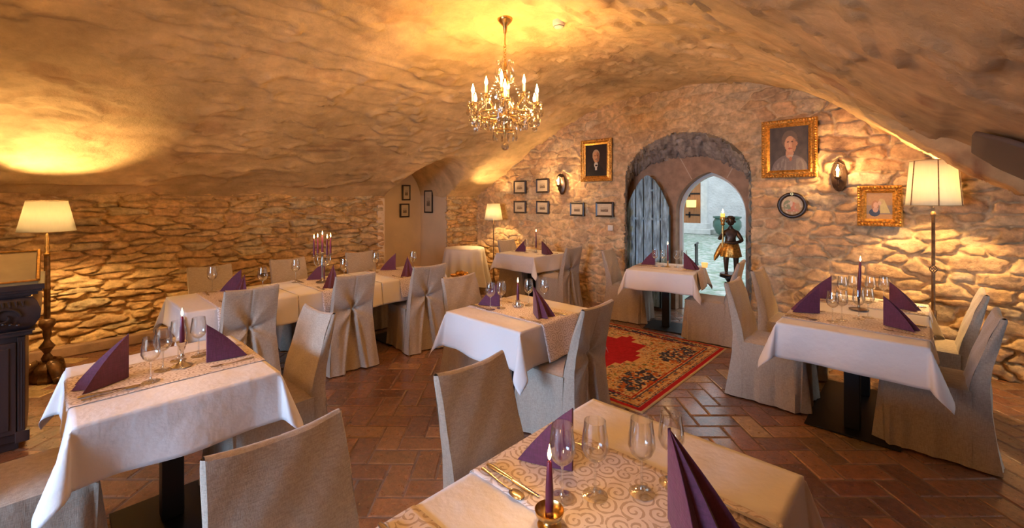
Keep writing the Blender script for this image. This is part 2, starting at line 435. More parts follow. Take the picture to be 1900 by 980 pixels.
# smooth maximum where the passage cuts through
k = .03
Z = np.where(ar > -1, np.maximum(Z, ar) + k * np.exp(-np.abs(Z - ar) / k) * .5, Z)
def zat(x, y): return float(Z[np.abs(ys - y).argmin(), np.abs(xs - x).argmin()])
msk = np.ones(X.shape, bool)
msk &= ~((X < -6.5) & (np.abs(Y - PASS[0]) > PASS[1] + .02))
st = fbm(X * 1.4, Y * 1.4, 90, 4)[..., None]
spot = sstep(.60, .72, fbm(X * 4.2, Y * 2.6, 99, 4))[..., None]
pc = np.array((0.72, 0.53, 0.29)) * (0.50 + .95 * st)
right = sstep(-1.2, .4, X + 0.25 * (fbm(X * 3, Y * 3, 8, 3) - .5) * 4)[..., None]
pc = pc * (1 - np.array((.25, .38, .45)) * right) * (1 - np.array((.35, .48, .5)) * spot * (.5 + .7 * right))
end_shade = sstep(-.1, -.9, Y + (X + 6) * .22)[..., None]  # shade at the vault's near left end, painted into the plaster colour
pc = pc * (1 - .4 * end_shade)
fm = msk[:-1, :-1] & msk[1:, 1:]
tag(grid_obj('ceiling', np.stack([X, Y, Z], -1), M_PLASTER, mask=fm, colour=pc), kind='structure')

# ------------------------------------------------------------------ stone walls
def recess_z(x):
    t = 1 - ((x + 2.37) / .84) ** 2
    return np.where(t > 0, 1.85 + .65 * np.sqrt(np.clip(t, 0, 1)), -1)
WY = 5.85
u = np.arange(-6.52, 2.3, .0115); w = np.arange(-.02, 3.3, .0115)
Uu, Ww = np.meshgrid(u, w)
h1, s1, r1, r2 = masonry(Uu + .06 * (fbm(Uu * 5, Ww * 5, 1, 2)), Ww, .27, .135, 4.0, .42)
deep = .036 + .030 * sstep(-1.7, -.6, Uu) + .014 * sstep(-4.3, -5.4, Uu)
rough = (fbm(Uu * 18, Ww * 18, 17, 5) - .5) * .030
rough2 = (fbm(Uu * 3, Ww * 3, 27, 3) - .5) * .07
flush = .72 + .28 * sstep(.35, .6, fbm(Uu * 1.3, Ww * 1.3, 61, 3) + .25 * sstep(-1.7, -.9, Uu))
H = deep * h1 * flush + rough + rough2
P = np.stack([Uu, WY - H, Ww], -1)
inside_recess = (np.abs(Uu + 2.37) < .84) & (Ww < recess_z(Uu))
above = Ww > vz(Uu) + .16
bad = inside_recess | above
fm = ~(bad[:-1, :-1] | bad[1:, 1:])
wc = stone_colour(s1 * flush, r2, Uu, Ww, seed=1)
tag(grid_obj('wall_back', P, M_STONE, mask=fm, colour=wc * np.array((1.25, 1.14, .92))), kind='structure')
# left wall, two stretches either side of the passage
def left_wall(y0, y1):
    u = np.arange(y0, y1, .011); w = np.arange(-.02, 1.78, .0095)
    A, B = np.meshgrid(u, w)
    h, s, a, b = masonry(A, B, .30, .088, 14.0, .5)
    H = .075 * h + (fbm(A * 10, B * 24, 37, 5) - .5) * .07 + (fbm(A * 2.5, B * 3.5, 47, 3) - .5) * .07
    H *= sstep(y1 + .01, y1 - .06, A) if y1 < 4 else 1
    c = stone_colour(s, b, A, B, (0.48, 0.35, 0.22), seed=2) * np.array((1.35, 1.28, 1.0))
    return grid_obj('wall_left', np.stack([-6.50 + H, A, B], -1), M_STONE, colour=c, flip=True)
tag(left_wall(-2.15, 3.80), kind='structure')
tag(left_wall(5.06, 5.95), kind='structure')
# passage beyond the left wall
mb = MB()
mb.box(-7.45, -6.49, 5.08, 5.2, 0, 1.9); mb.build('wall_passage_right', M_JAMB)['kind'] = 'structure'
mb = MB(); mb.box(-7.45, -6.46, 3.66, 3.78, 0, 1.62); mb.build('wall_passage_left', M_JAMB)['kind'] = 'structure'
mb = MB(); mb.box(-7.45, -7.32, 3.6, 5.2, 0, 2.5); mb.build('wall_passage_end', M_JAMB)['kind'] = 'structure'
# low ledge along the foot of the left wall
mb = MB(); mb.box(-6.5, -6.36, -2.1, 3.7, 0, .10); mb.build('baseboard_left', M_SAND, bevel=.01)['kind'] = 'structure'

# recess tunnel (splayed soffit of rough stone) around the doorway
def ring(t):
    cx, hw, sp, rise = (-2.37 + t * (-2.51 + 2.37), .85 + t * .08, 1.85 - t * .2, .66 - t * .08)
    pts = []
    for z in np.linspace(0, sp, 60): pts.append((cx - hw, z))
    for a in np.linspace(PI, 0, 130): pts.append((cx + hw * math.cos(a), sp + rise * math.sin(a)))
    for z in np.linspace(sp, 0, 60): pts.append((cx + hw, z))
    return np.array(pts)
ts = np.linspace(0, 1, 34)
T = np.array([ring(t) for t in ts])
yy = 5.80 + .47 * ts
arc = np.arange(T.shape[1]) * .031
A, B = np.meshgrid(arc, yy)
h, s, a, b = masonry(A, B, .085, .30, 33.0, .45)
H = .045 * h + (fbm(A * 16, B * 10, 5, 4) - .5) * .04
nx = T[..., 0] - T[..., 0].mean(1, keepdims=True); nz = np.maximum(T[..., 1] - 1.2, 0)
ln = np.sqrt(nx ** 2 + nz ** 2) + 1e-6
P = np.stack([T[..., 0] - nx / ln * H, B, T[..., 1] - nz / ln * H], -1)
PALB = np.array([(0.36, 0.31, 0.28), (0.30, 0.25, 0.22), (0.42, 0.36, 0.31)])
c = PALB[(b * 2.99).astype(int)] * (0.7 + .6 * fbm(A * 8, B * 8, 3, 4))[..., None]
tag(grid_obj('wall_doorway_soffit', P, M_STONE2, colour=c), kind='structure')
# sandstone surround with the pointed opening
OX0, OX1, OSP, OAP = -2.64, -1.70, 1.40, 1.985
def pointed(x0, x1, sp, ap, n=16):
    cx = (x0 + x1) / 2; hw = (x1 - x0) / 2
    pts = [(x0, 0)]
    for i in range(n + 1):
        t = i / n; pts.append((x0 + hw * (1 - math.cos(t * PI / 2 * .82)) / (1 - math.cos(PI / 2 * .82)), sp + (ap - sp) * math.sin(t * PI / 2 * .82) / math.sin(PI / 2 * .82)))
    for p in reversed(pts[:-1]): pts.append((2 * cx - p[0], p[1]))
    return pts
def arch_band(name, inner, outer, y0, y1, m, parent=None):
    mb = MB(); n = len(inner)
    vs = [(x, y0, z) for x, z in inner] + [(x, y0, z) for x, z in outer] + [(x, y1, z) for x, z in inner] + [(x, y1, z) for x, z in outer]
    fs = []
    for i in range(n - 1):
        fs += [(i, i + 1, n + i + 1, n + i), (2 * n + i, 3 * n + i, 3 * n + i + 1, 2 * n + i + 1), (i, 2 * n + i, 2 * n + i + 1, i + 1), (n + i, n + i + 1, 3 * n + i + 1, 3 * n + i)]
    fs += [(0, n, 3 * n, 2 * n), (n - 1, 3 * n - 1, 4 * n - 1, 2 * n - 1)]
    mb.add(vs, fs); return mb.build(name, m, parent)
inn = pointed(OX0, OX1, OSP, OAP)
outr = [(-3.7 if x < -2.17 else -1.3, z) for x, z in inn]
outr = [(-2.17 + (x + 2.17) * 3.2, z * 1.0 + (0 if z == 0 else .9)) for x, z in inn]
tag(arch_band('door_1', inn, outr, 6.26, 6.48, M_SAND), kind='structure')
# pale metal frame of the glazed door with its pane
in2 = pointed(OX0 + .045, OX1 - .045, OSP - .01, OAP - .05)
fr = arch_band('door_2', in2, pointed(OX0 - .005, OX1 + .005, OSP, OAP + .01), 6.40, 6.45, mat('pale_metal', (.55, .56, .54), .4)); tag(fr, kind='structure')
mb = MB(); pp = [(x, 6.425, z) for x, z in in2]; mb.add(pp, [tuple(range(len(pp)))])
mb.build('door_pane', M_PANE, fr)

mb = MB(); mb.box(-12, 10, -12, -2.3, -.1, -.02); mb.build('floor_light_blocker', M_GROUT)['kind'] = 'structure'  # unseen dark ground, added to stop skylight rising through the window
# voussoir joints of the sandstone arch: thin pale strips let into the face
mb = MB()
for ang in (118, 62):
    a = math.radians(ang); c0 = Vector((-2.17, 1.45)); d = Vector((math.cos(a), math.sin(a)))
    p, q = c0 + d * .50, c0 + d * .86; nrm = Vector((-d.y, d.x)) * .006
    mb.add([(p.x + nrm.x, 6.256, p.y + nrm.y), (p.x - nrm.x, 6.256, p.y - nrm.y), (q.x - nrm.x, 6.256, q.y - nrm.y), (q.x + nrm.x, 6.256, q.y + nrm.y)], [(0, 1, 2, 3)])
mb.build('trim_1', mat('joint_mortar', (.5, .4, .3), .9))['kind'] = 'structure'

# weathered grey plank door leaf, blue daylight put into its colour, standing open in the recess
leaf = tag(empty('door_3', (-2.985, 6.10, 0)), kind='structure')
lx = [-.34, -.19, -.06, .08, .20, .33]
def leaf_top(x): return 1.40 + .56 * max(0, 1 - (abs(x) / .345) ** 1.55) ** .8
for i in range(5):
    a, b = lx[i] + .010, lx[i + 1] - .010
    mb = MB(); n = 9; vs = []
    for k in range(n):
        x = a + (b - a) * k / (n - 1); bow = .006 * math.sin(PI * k / (n - 1)) + .003 * random.random()
        for z in np.linspace(0.02, 1, 30):
            vs.append((x, -.025 - bow - .006 * random.random(), z * leaf_top(x)))
    fs = [(k * 30 + j, (k + 1) * 30 + j, (k + 1) * 30 + j + 1, k * 30 + j + 1) for k in range(n - 1) for j in range(29)]
    mb.add(vs, fs)
    mb.add([(a, .0, .02), (b, .0, .02), (b, .0, leaf_top(b)), (a, 0, leaf_top(a)), (a, -.025, .02), (b, -.025, .02), (b, -.025, leaf_top(b)), (a, -.025, leaf_top(a))],
           [(0, 1, 2, 3), (0, 3, 7, 4), (1, 5, 6, 2)])
    mb.build('plank', M_BLUELIT_WOOD, leaf)
mb = MB(); mb.box(-.335, .325, -.004, .03, .02, 1.38); mb.build('door_backing', M_IRON, leaf)
mb = MB(); mb.box(-.33, .32, -.046, -.034, 1.30, 1.335); mb.box(.02, .09, -.05, -.03, 1.72, 1.75); mb.box(-.33, .32, -.046, -.034, .35, .385); mb.build('hinge_strap', M_BLUELIT_WOOD, leaf)

# wall behind the camera with its window, and the right end closed by the vault foot
mb = MB(); x0, x1, z0, z1 = WIN
mb.box(-6.6, x0, -2.25, -2.1, 0, 3.3); mb.box(x1, 2.3, -2.25, -2.1, 0, 3.3); mb.box(x0, x1, -2.25, -2.1, 0, z0); mb.box(x0, x1, -2.25, -2.1, z1, 3.3)
mb.build('wall_front', mat('front_plaster', (.6, .46, .3), .9, noise=(3, .15)))['kind'] = 'structure'
wf = MB(); wf.box(x0, x1, -2.2, -2.15, z0, z0 + .05); wf.box(x0, x1, -2.2, -2.15, z1 - .05, z1); wf.box(x0, x0 + .05, -2.2, -2.15, z0, z1); wf.box(x1 - .05, x1, -2.2, -2.15, z0, z1)
wf.box((x0 + x1) / 2 - .025, (x0 + x1) / 2 + .025, -2.2, -2.15, z0, z1)
wf.build('window_1', mat('window_frame_paint', (.5, .45, .38), .5))['kind'] = 'structure'

# dull brown blocked opening low on the right of the vault
n, mm = 40, 30
pts = []
for i in range(n):
    s_ = i / (n - 1) * 2 - 1
    for j in range(mm):
        xv = .165 + .05 * (s_ + 1) / 2 + 1.5 * j / (mm - 1)
        wv = .63 * (1 - max(0, 1 - j / 2.2) ** 2 * .22)
        yv = 3.33 + s_ * wv
        xv += .10 * max(0, abs(s_) - .75) ** 1.5 * 4 * max(0, 1 - j / 6)
        pts.append((xv, yv, float(vz(xv)) - .030))
mb = MB(); mb.add(pts, [(i * mm + j, (i + 1) * mm + j, (i + 1) * mm + j + 1, i * mm + j + 1) for i in range(n - 1) for j in range(mm - 1)])
pt = mb.build('trim_2', mat('dull_brown_patch', (.10, .065, .05), .9), smooth=True); pt['kind'] = 'structure'
sd = pt.modifiers.new('s', 'SOLIDIFY'); sd.thickness = .02; sd.offset = -1

# ------------------------------------------------------------------ floor: herringbone terracotta bricks laid at 45 degrees to the walls
mb = MB(); mb.box(-7.5, 2.4, -2.3, 6.5, -.06, -.0046); fl = mb.build('floor', M_GROUT); fl['kind'] = 'structure'
def bricks():
    Wb, g = .148, .0032
    vs, fs, cs = [], [], []
    ang = math.radians(43.4); ca, sa = math.cos(ang), math.sin(ang)
    PALF = [(0.36, 0.145, 0.062), (0.29, 0.105, 0.05), (0.42, 0.19, 0.08), (0.33, 0.13, 0.06), (0.27, 0.105, 0.055), (0.45, 0.23, 0.10), (0.36, 0.15, 0.065), (0.30, 0.125, 0.065)]
    def add(x0, y0, x1, y1):
        cx, cy = (x0 + x1) / 2, (y0 + y1) / 2
        wx, wy = cx * ca - cy * sa, cx * sa + cy * ca
        if not (-7.5 < wx < 2.3 and -2.2 < wy < 6.45): return
        x0 += g * random.uniform(.7, 1.6); x1 -= g * random.uniform(.7, 1.6); y0 += g * random.uniform(.7, 1.6); y1 -= g * random.uniform(.7, 1.6)
        b = .009; n = len(vs); zt = random.uniform(-.0025, 0); tx, ty = random.uniform(-.004, .004), random.uniform(-.004, .004)
        for (ax, ay, z) in [(x0, y0, -.005), (x1, y0, -.005), (x1, y1, -.005), (x0, y1, -.005), (x0 + b, y0 + b, zt), (x1 - b, y0 + b, zt), (x1 - b, y1 - b, zt), (x0 + b, y1 - b, zt)]:
            jz = ((ax - cx) * tx + (ay - cy) * ty) * 2
            jx, jy = random.uniform(-.0025, .0025), random.uniform(-.0025, .0025)
            vs.append(((ax + jx) * ca - (ay + jy) * sa, (ax + jx) * sa + (ay + jy) * ca, z + (jz if z > -.0045 else 0)))
        fs.extend([(n + 4, n + 5, n + 6, n + 7), (n, n + 1, n + 5, n + 4), (n + 1, n + 2, n + 6, n + 5), (n + 2, n + 3, n + 7, n + 6), (n + 3, n, n + 4, n + 7)])
        p = PALF[random.randrange(8)] if random.random() > .06 else (0.56, 0.36, 0.15)
        k_ = random.uniform(.4, .8)
        cs.extend([tuple(c * k_ for c in p)] * 8)
    R = 75
    for i in range(-R, R):
        for j in range(-R, R):
            m4 = (i - j) % 4
            if m4 == 0: add(i * Wb, j * Wb, (i + 2) * Wb, (j + 1) * Wb)
            elif m4 == 3: add(i * Wb, (j) * Wb, (i + 1) * Wb, (j + 2) * Wb)
    me = bpy.data.meshes.new('floor_bricks'); me.from_pydata(vs, [], fs); me.update()
    a = me.color_attributes.new('Col', 'FLOAT_COLOR', 'POINT')
    a.data.foreach_set('color', np.array([(*c, 1) for c in cs], dtype=np.float32).ravel())
    o = link('brick_paving', me, M_FLOOR, fl)
bricks()

# ------------------------------------------------------------------ courtyard outside
mb = MB(); mb.box(-30, 16, 6.5, 21.2, -.08, -.03); yard = mb.build('floor_courtyard', M_GROUT); yard['kind'] = 'structure'
u = np.arange(-12, -1.5, .05); w = np.arange(6.5, 21.1, .05)
A, B = np.meshgrid(u, w); h, s, a, b = masonry(A, B, .17, .15, 71, .3)
cc = np.array([(0.42, 0.47, 0.43), (0.34, 0.42, 0.36), (0.50, 0.52, 0.48), (0.30, 0.37, 0.30)])[(b * 3.99).astype(int)] * s[..., None] + np.array((.16, .24, .13)) * (1 - s[..., None])
grid_obj('cobblestones', np.stack([A, B, -.03 + .03 * h], -1), attr_mat('cobbles', .7, 20, .3, .01), yard, colour=cc)
mb = MB(); mb.box(-30, 16, 21, 21.4, 0, 7.5); mb.build('wall_courtyard', M_EXTWALL)['kind'] = 'structure'
mb = MB(); mb.box(-14, -9.6, 6.5, 21, 0, 6.0); mb.build('wall_courtyard_left', M_EXTWALL)['kind'] = 'structure'
od = tag(empty('door_4', (-8.45, 21.0, 0.45)), kind='structure')
ip = pointed(-.85, .85, 1.9, 2.95)
arch_band('door_surround', ip, pointed(-1.12, 1.12, 1.95, 3.3), -.16, 0, M_EXTSTONE, od)
mb = MB(); pp = [(x, -.05, z) for x, z in ip]; mb.add(pp, [tuple(range(len(pp)))]); mb.build('door_panel', M_ORANGE, od)
for s_ in (-1, 1):
    for zz in (.35, 1.35, 2.2):
        mb = MB(); mb.box(min(s_ * .78, s_ * .12), max(s_ * .78, s_ * .12), -.09, -.05, zz, zz + .07); mb.box(s_ * .3 - .03, s_ * .3 + .03, -.09, -.05, zz - .1, zz + .17); mb.build('hinge_strap', M_IRON, od)
mb = MB(); mb.box(-.02, .02, -.08, -.05, 0, 2.85); mb.build('door_seam', M_IRON, od)
mb = MB(); mb.box(-10.6, -6.9, 20.1, 21, 0, .22); mb.box(-10.2, -7.2, 20.5, 21, .22, .45); mb.build('trim_3', M_EXTSTONE, bevel=.02)['kind'] = 'structure'
mb = MB(); mb.lathe([(.25, 0), (.42, .12), (.56, .42), (.55, .62), (.47, .74), (.55, .78), (.56, .84), (.50, .84), (.46, .76), (.1, .7)], 28)
pot = mb.build('planter_pot', M_GREENPOT, smooth=True); pot.location = (-6.15, 19.9, 0)
tag(pot, 'big round dark green glazed pot standing in the courtyard beyond the doorway', 'pot')
lt = empty('reflection_stand_in', (-7.95, 20.62, 1.20)); tag(lt, 'glowing yellow drum added in place of a lamp reflected in the door glass', 'reflection stand-in')  # lamp reflection in the door pane, modelled as an added glowing drum
mb = MB(); mb.lathe([(.21, 0), (.22, .1), (.22, .34)], 20, caps=False); mb.build('lamp_shade', mat('reflected_lamp_glow', (.8, .6, .2), .6, emit=((.95, .68, .22), .75)), lt, True)  # added glowing drum, stands in for the reflected lamp
mb = MB(); mb.lathe([(.2, -.02), (.21, 0), (.05, .01)], 16); mb.lathe([(.05, -.06), (.10, -.02)], 12); mb.tube([(0, 0, 0), (0, .2, .05), (0, .36, .05)], .015); mb.build('stand_in_bracket', M_BRASS, lt, True)
# garden chair out in the yard
gc = empty('garden_chair', (-2.95, 7.35, 0), math.radians(105)); tag(gc, 'dark slatted garden chair outside on the cobbles beyond the doorway', 'chair')
mb = MB()
for k_ in range(7): mb.box(-.19 + k_ * .055, -.155 + k_ * .055, -.2, -.185, .5, .86)
mb.box(-.2, .2, -.205, -.18, .84, .875); mb.box(-.2, .2, -.205, -.18, .48, .51); mb.build('backrest', M_IRON, gc)
mb = MB()
for k_ in range(7): mb.box(-.2, .2, -.19 + k_ * .058, -.15 + k_ * .058, .43, .45)
mb.build('seat', M_IRON, gc)
for sx in (-.18, .18):
    for sy in (-.19, .2):
        mb = MB(); mb.tube([(sx, sy, 0), (sx, sy, .45)], .011); mb.build('leg', M_IRON, gc)

# ------------------------------------------------------------------ rug
def rug():
    x0, x1, y0, y1 = -3.42, -1.54, 3.05, 4.99
    st = .0065
    u = np.arange(x0, x1, st); w = np.arange(y0, y1, st); A, B = np.meshgrid(u, w)
    cx, cy = (x0 + x1) / 2, (y0 + y1) / 2
    dx = np.minimum(A - x0, x1 - A); dy = np.minimum(B - y0, y1 - B); e = np.minimum(dx, dy)
    q = .02
    n1 = vnoise(A / .012, B / .012, 5); n2 = vnoise(A / .022, B / .022, 9); n3 = vnoise(A / .03, B / .03, 15)
    tan = np.array((.50, .33, .17)); cream = np.array((.60, .46, .30)); red = np.array((.36, .015, .025)); navy = np.array((.035, .04, .085)); rust = np.array((.42, .13, .05)); green = np.array((.20, .20, .10))
    def L(c, m, d): return np.where(m[..., None], d, c)
    c = np.ones(A.shape + (3,)) * tan
    c = L(c, n1 > .62, cream); c = L(c, n2 > .72, rust); c = L(c, n3 < .2, green); c = L(c, (n1 < .18), navy * 1.5)
    # medallion
    gx = np.round(np.abs(A - cx) / .06) * .06; gy = np.round(np.abs(B - cy) / .06) * .06
    med = (gx / .42 + gy / .64) < 1.0
    med = med | ((gx < .26) & (gy < .44))
    c = L(c, med, red * (0.85 + .3 * n2[..., None]))
    rim = ((gx / .42 + gy / .64) >= 1.0) & ((gx / .42 + gy / .64) < 1.12) & ~med
    c = L(c, rim, tan * 1.15)
    # navy floral corner panels
    px, py = np.abs(A - cx), np.abs(B - cy)
    gpx, gpy = np.round(px / .045) * .045, np.round(py / .045) * .045
    pan = (gpx > .50) & (gpx < .76) & (gpy > .16) & (gpy < .70) & ((gpx - .5) / .26 + (.70 - gpy) / .5 > .55) & ~((gpx < .58) & (gpy > .55))
    pan = (np.abs(gpx - .64) / .17 + np.abs(gpy - .42) / .30) < 1.25
    pan &= (gpx > .49) & (gpx < .78) & (gpy > .17) & (gpy < .68)
    pc_ = np.ones(A.shape + (3,)) * navy
    pc_ = L(pc_, n2 > .66, cream); pc_ = L(pc_, (n3 > .68), rust); pc_ = L(pc_, (n1 > .8), (.12, .16, .30))
    c = np.where(pan[..., None], pc_, c)
    # inner navy band at the short ends
    band = (dy > .10) & (dy < .20) & (dx > .28)
    c = np.where(band[..., None], pc_, c)
    # border
    bd = (e < .18) & ~band
    bc = np.ones(A.shape + (3,)) * tan * .95
    bc = L(bc, n2 > .6, rust * .9); bc = L(bc, n3 > .7, cream); bc = L(bc, n1 < .28, navy * 1.4)
    c = np.where(bd[..., None], bc, c)
    for a_, b_, col in ((.175, .187, red), (.15, .16, navy * 1.6), (.088, .10, tan * 1.2), (.062, .072, navy * 1.3), (.018, .055, red), (0, .018, (.55, .45, .28))):
        c = L(c, (e >= a_) & (e < b_), col)
    z = .009 + .0015 * n2 + .004 * (fbm(A * 3, B * 3, 2, 2) - .5)
    z = np.where(e < .008, .001, z)
    o = grid_obj('oriental_rug', np.stack([A, B, z], -1), M_RUG, colour=c)
    tag(o, 'oriental rug with red medallion, tan field and navy panels on the brick floor', 'rug')
rug()
# ------------------------------------------------------------------ chairs in linen covers
def chair_proto():
    root = empty('dining_chair')
    # backrest: padded slab with a rear sheet that is pinched at the middle and falls open to the floor
    zt = .91
    def halfw(z): return .188 + .03 * (1 - np.clip(z / zt, 0, 1)) ** 1.0 + .022 * (1 - np.clip(z / .46, 0, 1)) ** 1.5
    def yfront(z): return np.interp(z, [.40, .50, .62, .78, zt], [-.165, -.185, -.215, -.262, -.308])
    def yrear(z): return np.interp(z, [0, .15, .35, .5, .62, .78, .90, zt], [-.318, -.295, -.272, -.266, -.28, -.312, -.338, -.336])
    # rear sheet
    nu, nv = 61, 70
    uu = np.linspace(-1, 1, nu); vv = np.linspace(.008, zt, nv)
    U, V = np.meshgrid(uu, vv)
    hw = halfw(V); Xc = U * hw
    pz = .575
    r = np.sqrt((Xc) ** 2 + (V - pz) ** 2) + 1e-4; th = np.arctan2(V - pz, Xc)
    edge = 1 - np.abs(U) ** 6
    fold = .023 * np.cos(4 * (th - PI / 4)) * np.exp(-r / .22) * sstep(0, .05, r) * edge + .005 * np.cos(th * 11 + 1) * np.exp(-r / .12) * sstep(0, .04, r)
    fold += .006 * np.sin(th * 5 + 1.3) * np.exp(-r / .3) * sstep(.02, .1, r) * edge
    pinch = .030 * np.exp(-(r / .055) ** 2) + .012 * np.exp(-(r / .13) ** 2)
    below = np.clip((pz - V) / pz, 0, 1)
    gap = .004 + .095 * below
    deep = np.where(V < pz, (1 - sstep(gap * .75, gap, np.abs(Xc))) * .045 * sstep(0, .12, below), 0)
    lip = np.where(V < pz, .016 * np.exp(-((np.abs(Xc) - gap - .012) / .016) ** 2) * sstep(0, .25, below), 0)
    wav = .010 * below * np.sin(Xc * 38 + 1) * edge
    seam = np.where(V > pz, .004 * np.exp(-(Xc / .006) ** 2), 0)
    Yr = yrear(V) + pinch + deep - lip - fold - wav + seam
    # gather the side edges inwards a little at pinch height, sag the top edge
    Xg = Xc * (1 - .05 * np.exp(-((V - pz) / .12) ** 2))
    Zr = V - .014 * (1 - U ** 2) * sstep(zt - .18, zt, V)
    rear = np.stack([Xg, Yr, Zr], -1)
    # front sheet
    vf = np.linspace(.42, zt, 34); Uf, Vf = np.meshgrid(uu, vf)
    hwf = halfw(Vf)
    Yf = yfront(Vf) + .012 * (1 - Uf ** 2) + .003 * np.sin(Uf * 6 + Vf * 25)
    Zf = Vf - .014 * (1 - Uf ** 2) * sstep(zt - .18, zt, Vf)
    front = np.stack([Uf * hwf, Yf, Zf], -1)
    mb = MB()
    def addgrid(P, flip=False):
        n, m_ = P.shape[:2]; vs = P.reshape(-1, 3).tolist()
        fs = [(i * m_ + j, i * m_ + j + 1, (i + 1) * m_ + j + 1, (i + 1) * m_ + j) for i in range(n - 1) for j in range(m_ - 1)]
        mb.add(vs, fs)
    addgrid(rear); addgrid(front)
    # top and sides bridging the two sheets with a rounded edge
    rt, ft = rear[-1], front[-1]
    cols = []
    for t in np.linspace(0, 1, 5): cols.append(rt * (1 - t) + ft * t + np.array([0, 0, .008 * math.sin(PI * t)]))
    addgrid(np.array(cols))
    for sgn in (0, -1):
        zs = np.linspace(.008, zt, 50)
        rl = np.array([[np.interp(z, rear[:, sgn, 2], rear[:, sgn, k_]) for k_ in range(3)] for z in zs])
        side = []
        for t in np.linspace(0, 1, 6):
            yf = np.array([yfront(z) if z > .44 else -.165 + .02 * (1 - z / .44) for z in zs])
            row = rl.copy(); row[:, 1] = rl[:, 1] * (1 - t) + yf * t
            row[:, 0] += np.sign(rl[:, 0]) * (.006 * math.sin(PI * t) + .004 * np.sin(zs * 14 + t * 5))
            side.append(row)
        addgrid(np.array(side))
    bo = mb.build('backrest', M_COVER, root, True)
    # seat pad
    mb = MB(); ns = 17
    vs = []
    for j in range(ns):
        y = -.20 + .43 * j / (ns - 1)
        for i in range(ns):
            t = 2 * i / (ns - 1) - 1; x = t * (.205 + .012 * j / (ns - 1))
            s2 = 2 * j / (ns - 1) - 1
            z = .478 - .028 * abs(t) ** 6 - .028 * max(0, s2) ** 8 - .006 * (1 - t * t) * (1 - s2 * s2)
            vs.append((x, y, z))
    mb.add(vs, [(j * ns + i, j * ns + i + 1, (j + 1) * ns + i + 1, (j + 1) * ns + i) for j in range(ns - 1) for i in range(ns - 1)])
    mb.build('seat', M_COVER, root, True)
    # skirt: sheet running round front and sides to the floor, box pleats at the front corners
    path = []
    for y in np.linspace(-.19, .215, 26): path.append((-.212, y, -1, 0))
    path += [(-.216, .222, -.3, .3)]
    for x in np.linspace(-.212, .212, 28): path.append((x, .232, 0, 1))
    path += [(.216, .222, .3, .3)]
    for y in np.linspace(.215, -.19, 26): path.append((.212, y, 1, 0))
    zs = np.linspace(.455, .008, 22); vs = []
    s_ = 0; n = len(path)
    for k_, z in enumerate(zs):
        f_ = (.455 - z) / .455
        for i, (x, y, nx_, ny_) in enumerate(path):
            fl_ = .022 * f_ + .008 * f_ * math.sin(i * .62 + 1.3) + .004 * f_ * math.sin(i * 1.4)
            cdist = min(math.hypot(x - .214, y - .224), math.hypot(x + .214, y - .224))
            pleat = -.05 * f_ * math.exp(-(cdist / .016) ** 2) + .024 * f_ * math.exp(-((cdist - .04) / .018) ** 2)
            out = fl_ + pleat
            if abs(nx_) == .3: vs.append((x - math.copysign(.04 * f_, x), y - .045 * f_, z))
            else: vs.append((x + nx_ * out, y + ny_ * out, z))
    mb = MB(); mb.add(vs, [(k_ * n + i, k_ * n + i + 1, (k_ + 1) * n + i + 1, (k_ + 1) * n + i) for k_ in range(len(zs) - 1) for i in range(n - 1)])
    mb.build('skirt', M_COVER, root, True)
    return root

CH = chair_proto()
chair_used = [False]
def chair(tx, ty, deg, label, group):
    """tx, ty: where the top of the backrest stands; deg: heading of the seat"""
    a = math.radians(deg); off = .33
    loc = (tx - math.sin(a) * off * 1, ty + math.cos(a) * off, 0)
    o = CH if not chair_used[0] else dup(CH)
    chair_used[0] = True
    o.location = loc; o.rotation_euler = (0, 0, a)
    tag(o, label, 'chair', group)
    return o
G6 = 'linen covered chairs along the long wall table'
chair(-3.86, 1.10, 91, 'linen chair with pinched back, leftmost on the near side of the long table', G6)
chair(-3.85, 1.96, 88, 'linen chair with pinched back, middle one on the near side of the long table', G6)
chair(-3.80, 2.76, 84, 'linen chair with pinched back, right end of the near side of the long table', G6)
chair(-5.46, 1.15, -90, 'tan covered chair against the stone wall, leftmost behind the long table', G6)
chair(-5.46, 1.92, -90, 'tan covered chair against the stone wall, behind the five armed candelabrum', G6)
chair(-5.46, 2.82, -90, 'pale covered chair against the stone wall, nearest the arched passage', G6)
chair(-2.82, 1.19, 183, 'linen covered chair at the far end of the left front table', 'chairs at the left front table')
chair(-2.74, -.42, 0, 'linen covered chair cut off at the lower left corner of the photo', 'chairs at the left front table')
chair(-1.43, .475, -90, 'brown linen covered chair with plain back, nearest the camera at the bottom centre', 'chairs at the foreground table')
chair(-1.43, 1.25, -90, 'brown linen covered chair with plain back, beside the far left corner of the foreground table', 'chairs at the foreground table')
chair(-1.57, 2.50, 92, 'grey blue lit linen covered chair with open back pleat, right of the central table', 'chairs at the central table')
chair(-3.12, 2.58, -90, 'linen covered chair with plain square back, left of the central table', 'chairs at the central table')
G3 = 'linen covered chairs at the four place table by the right wall'
chair(-1.22, 4.08, -90, 'linen covered chair at left of the right hand table, nearer the camera', G3)
chair(-1.23, 4.88, -90, 'linen covered chair at left of the right hand table, nearer the stone wall', G3)
chair(.345, 4.02, 90, 'linen covered chair at far right, nearer the camera', G3)
chair(.335, 4.86, 90, 'linen covered chair at right, beside the tall floor lamp', G3)
chair(-3.22, 5.33, -80, 'pale covered chair left of the table in front of the doorway', 'chairs at the doorway table')
chair(-1.48, 5.30, 97, 'linen covered chair right of the doorway table, in front of the torch bearer statue', 'chairs at the doorway table')
chair(-5.22, 5.36, -90, 'covered chair between corner floor lamp and the back table', 'chairs at the back table')
chair(-3.70, 5.24, 90, 'linen covered chair with draped back pleat right of the back table', 'chairs at the back table')

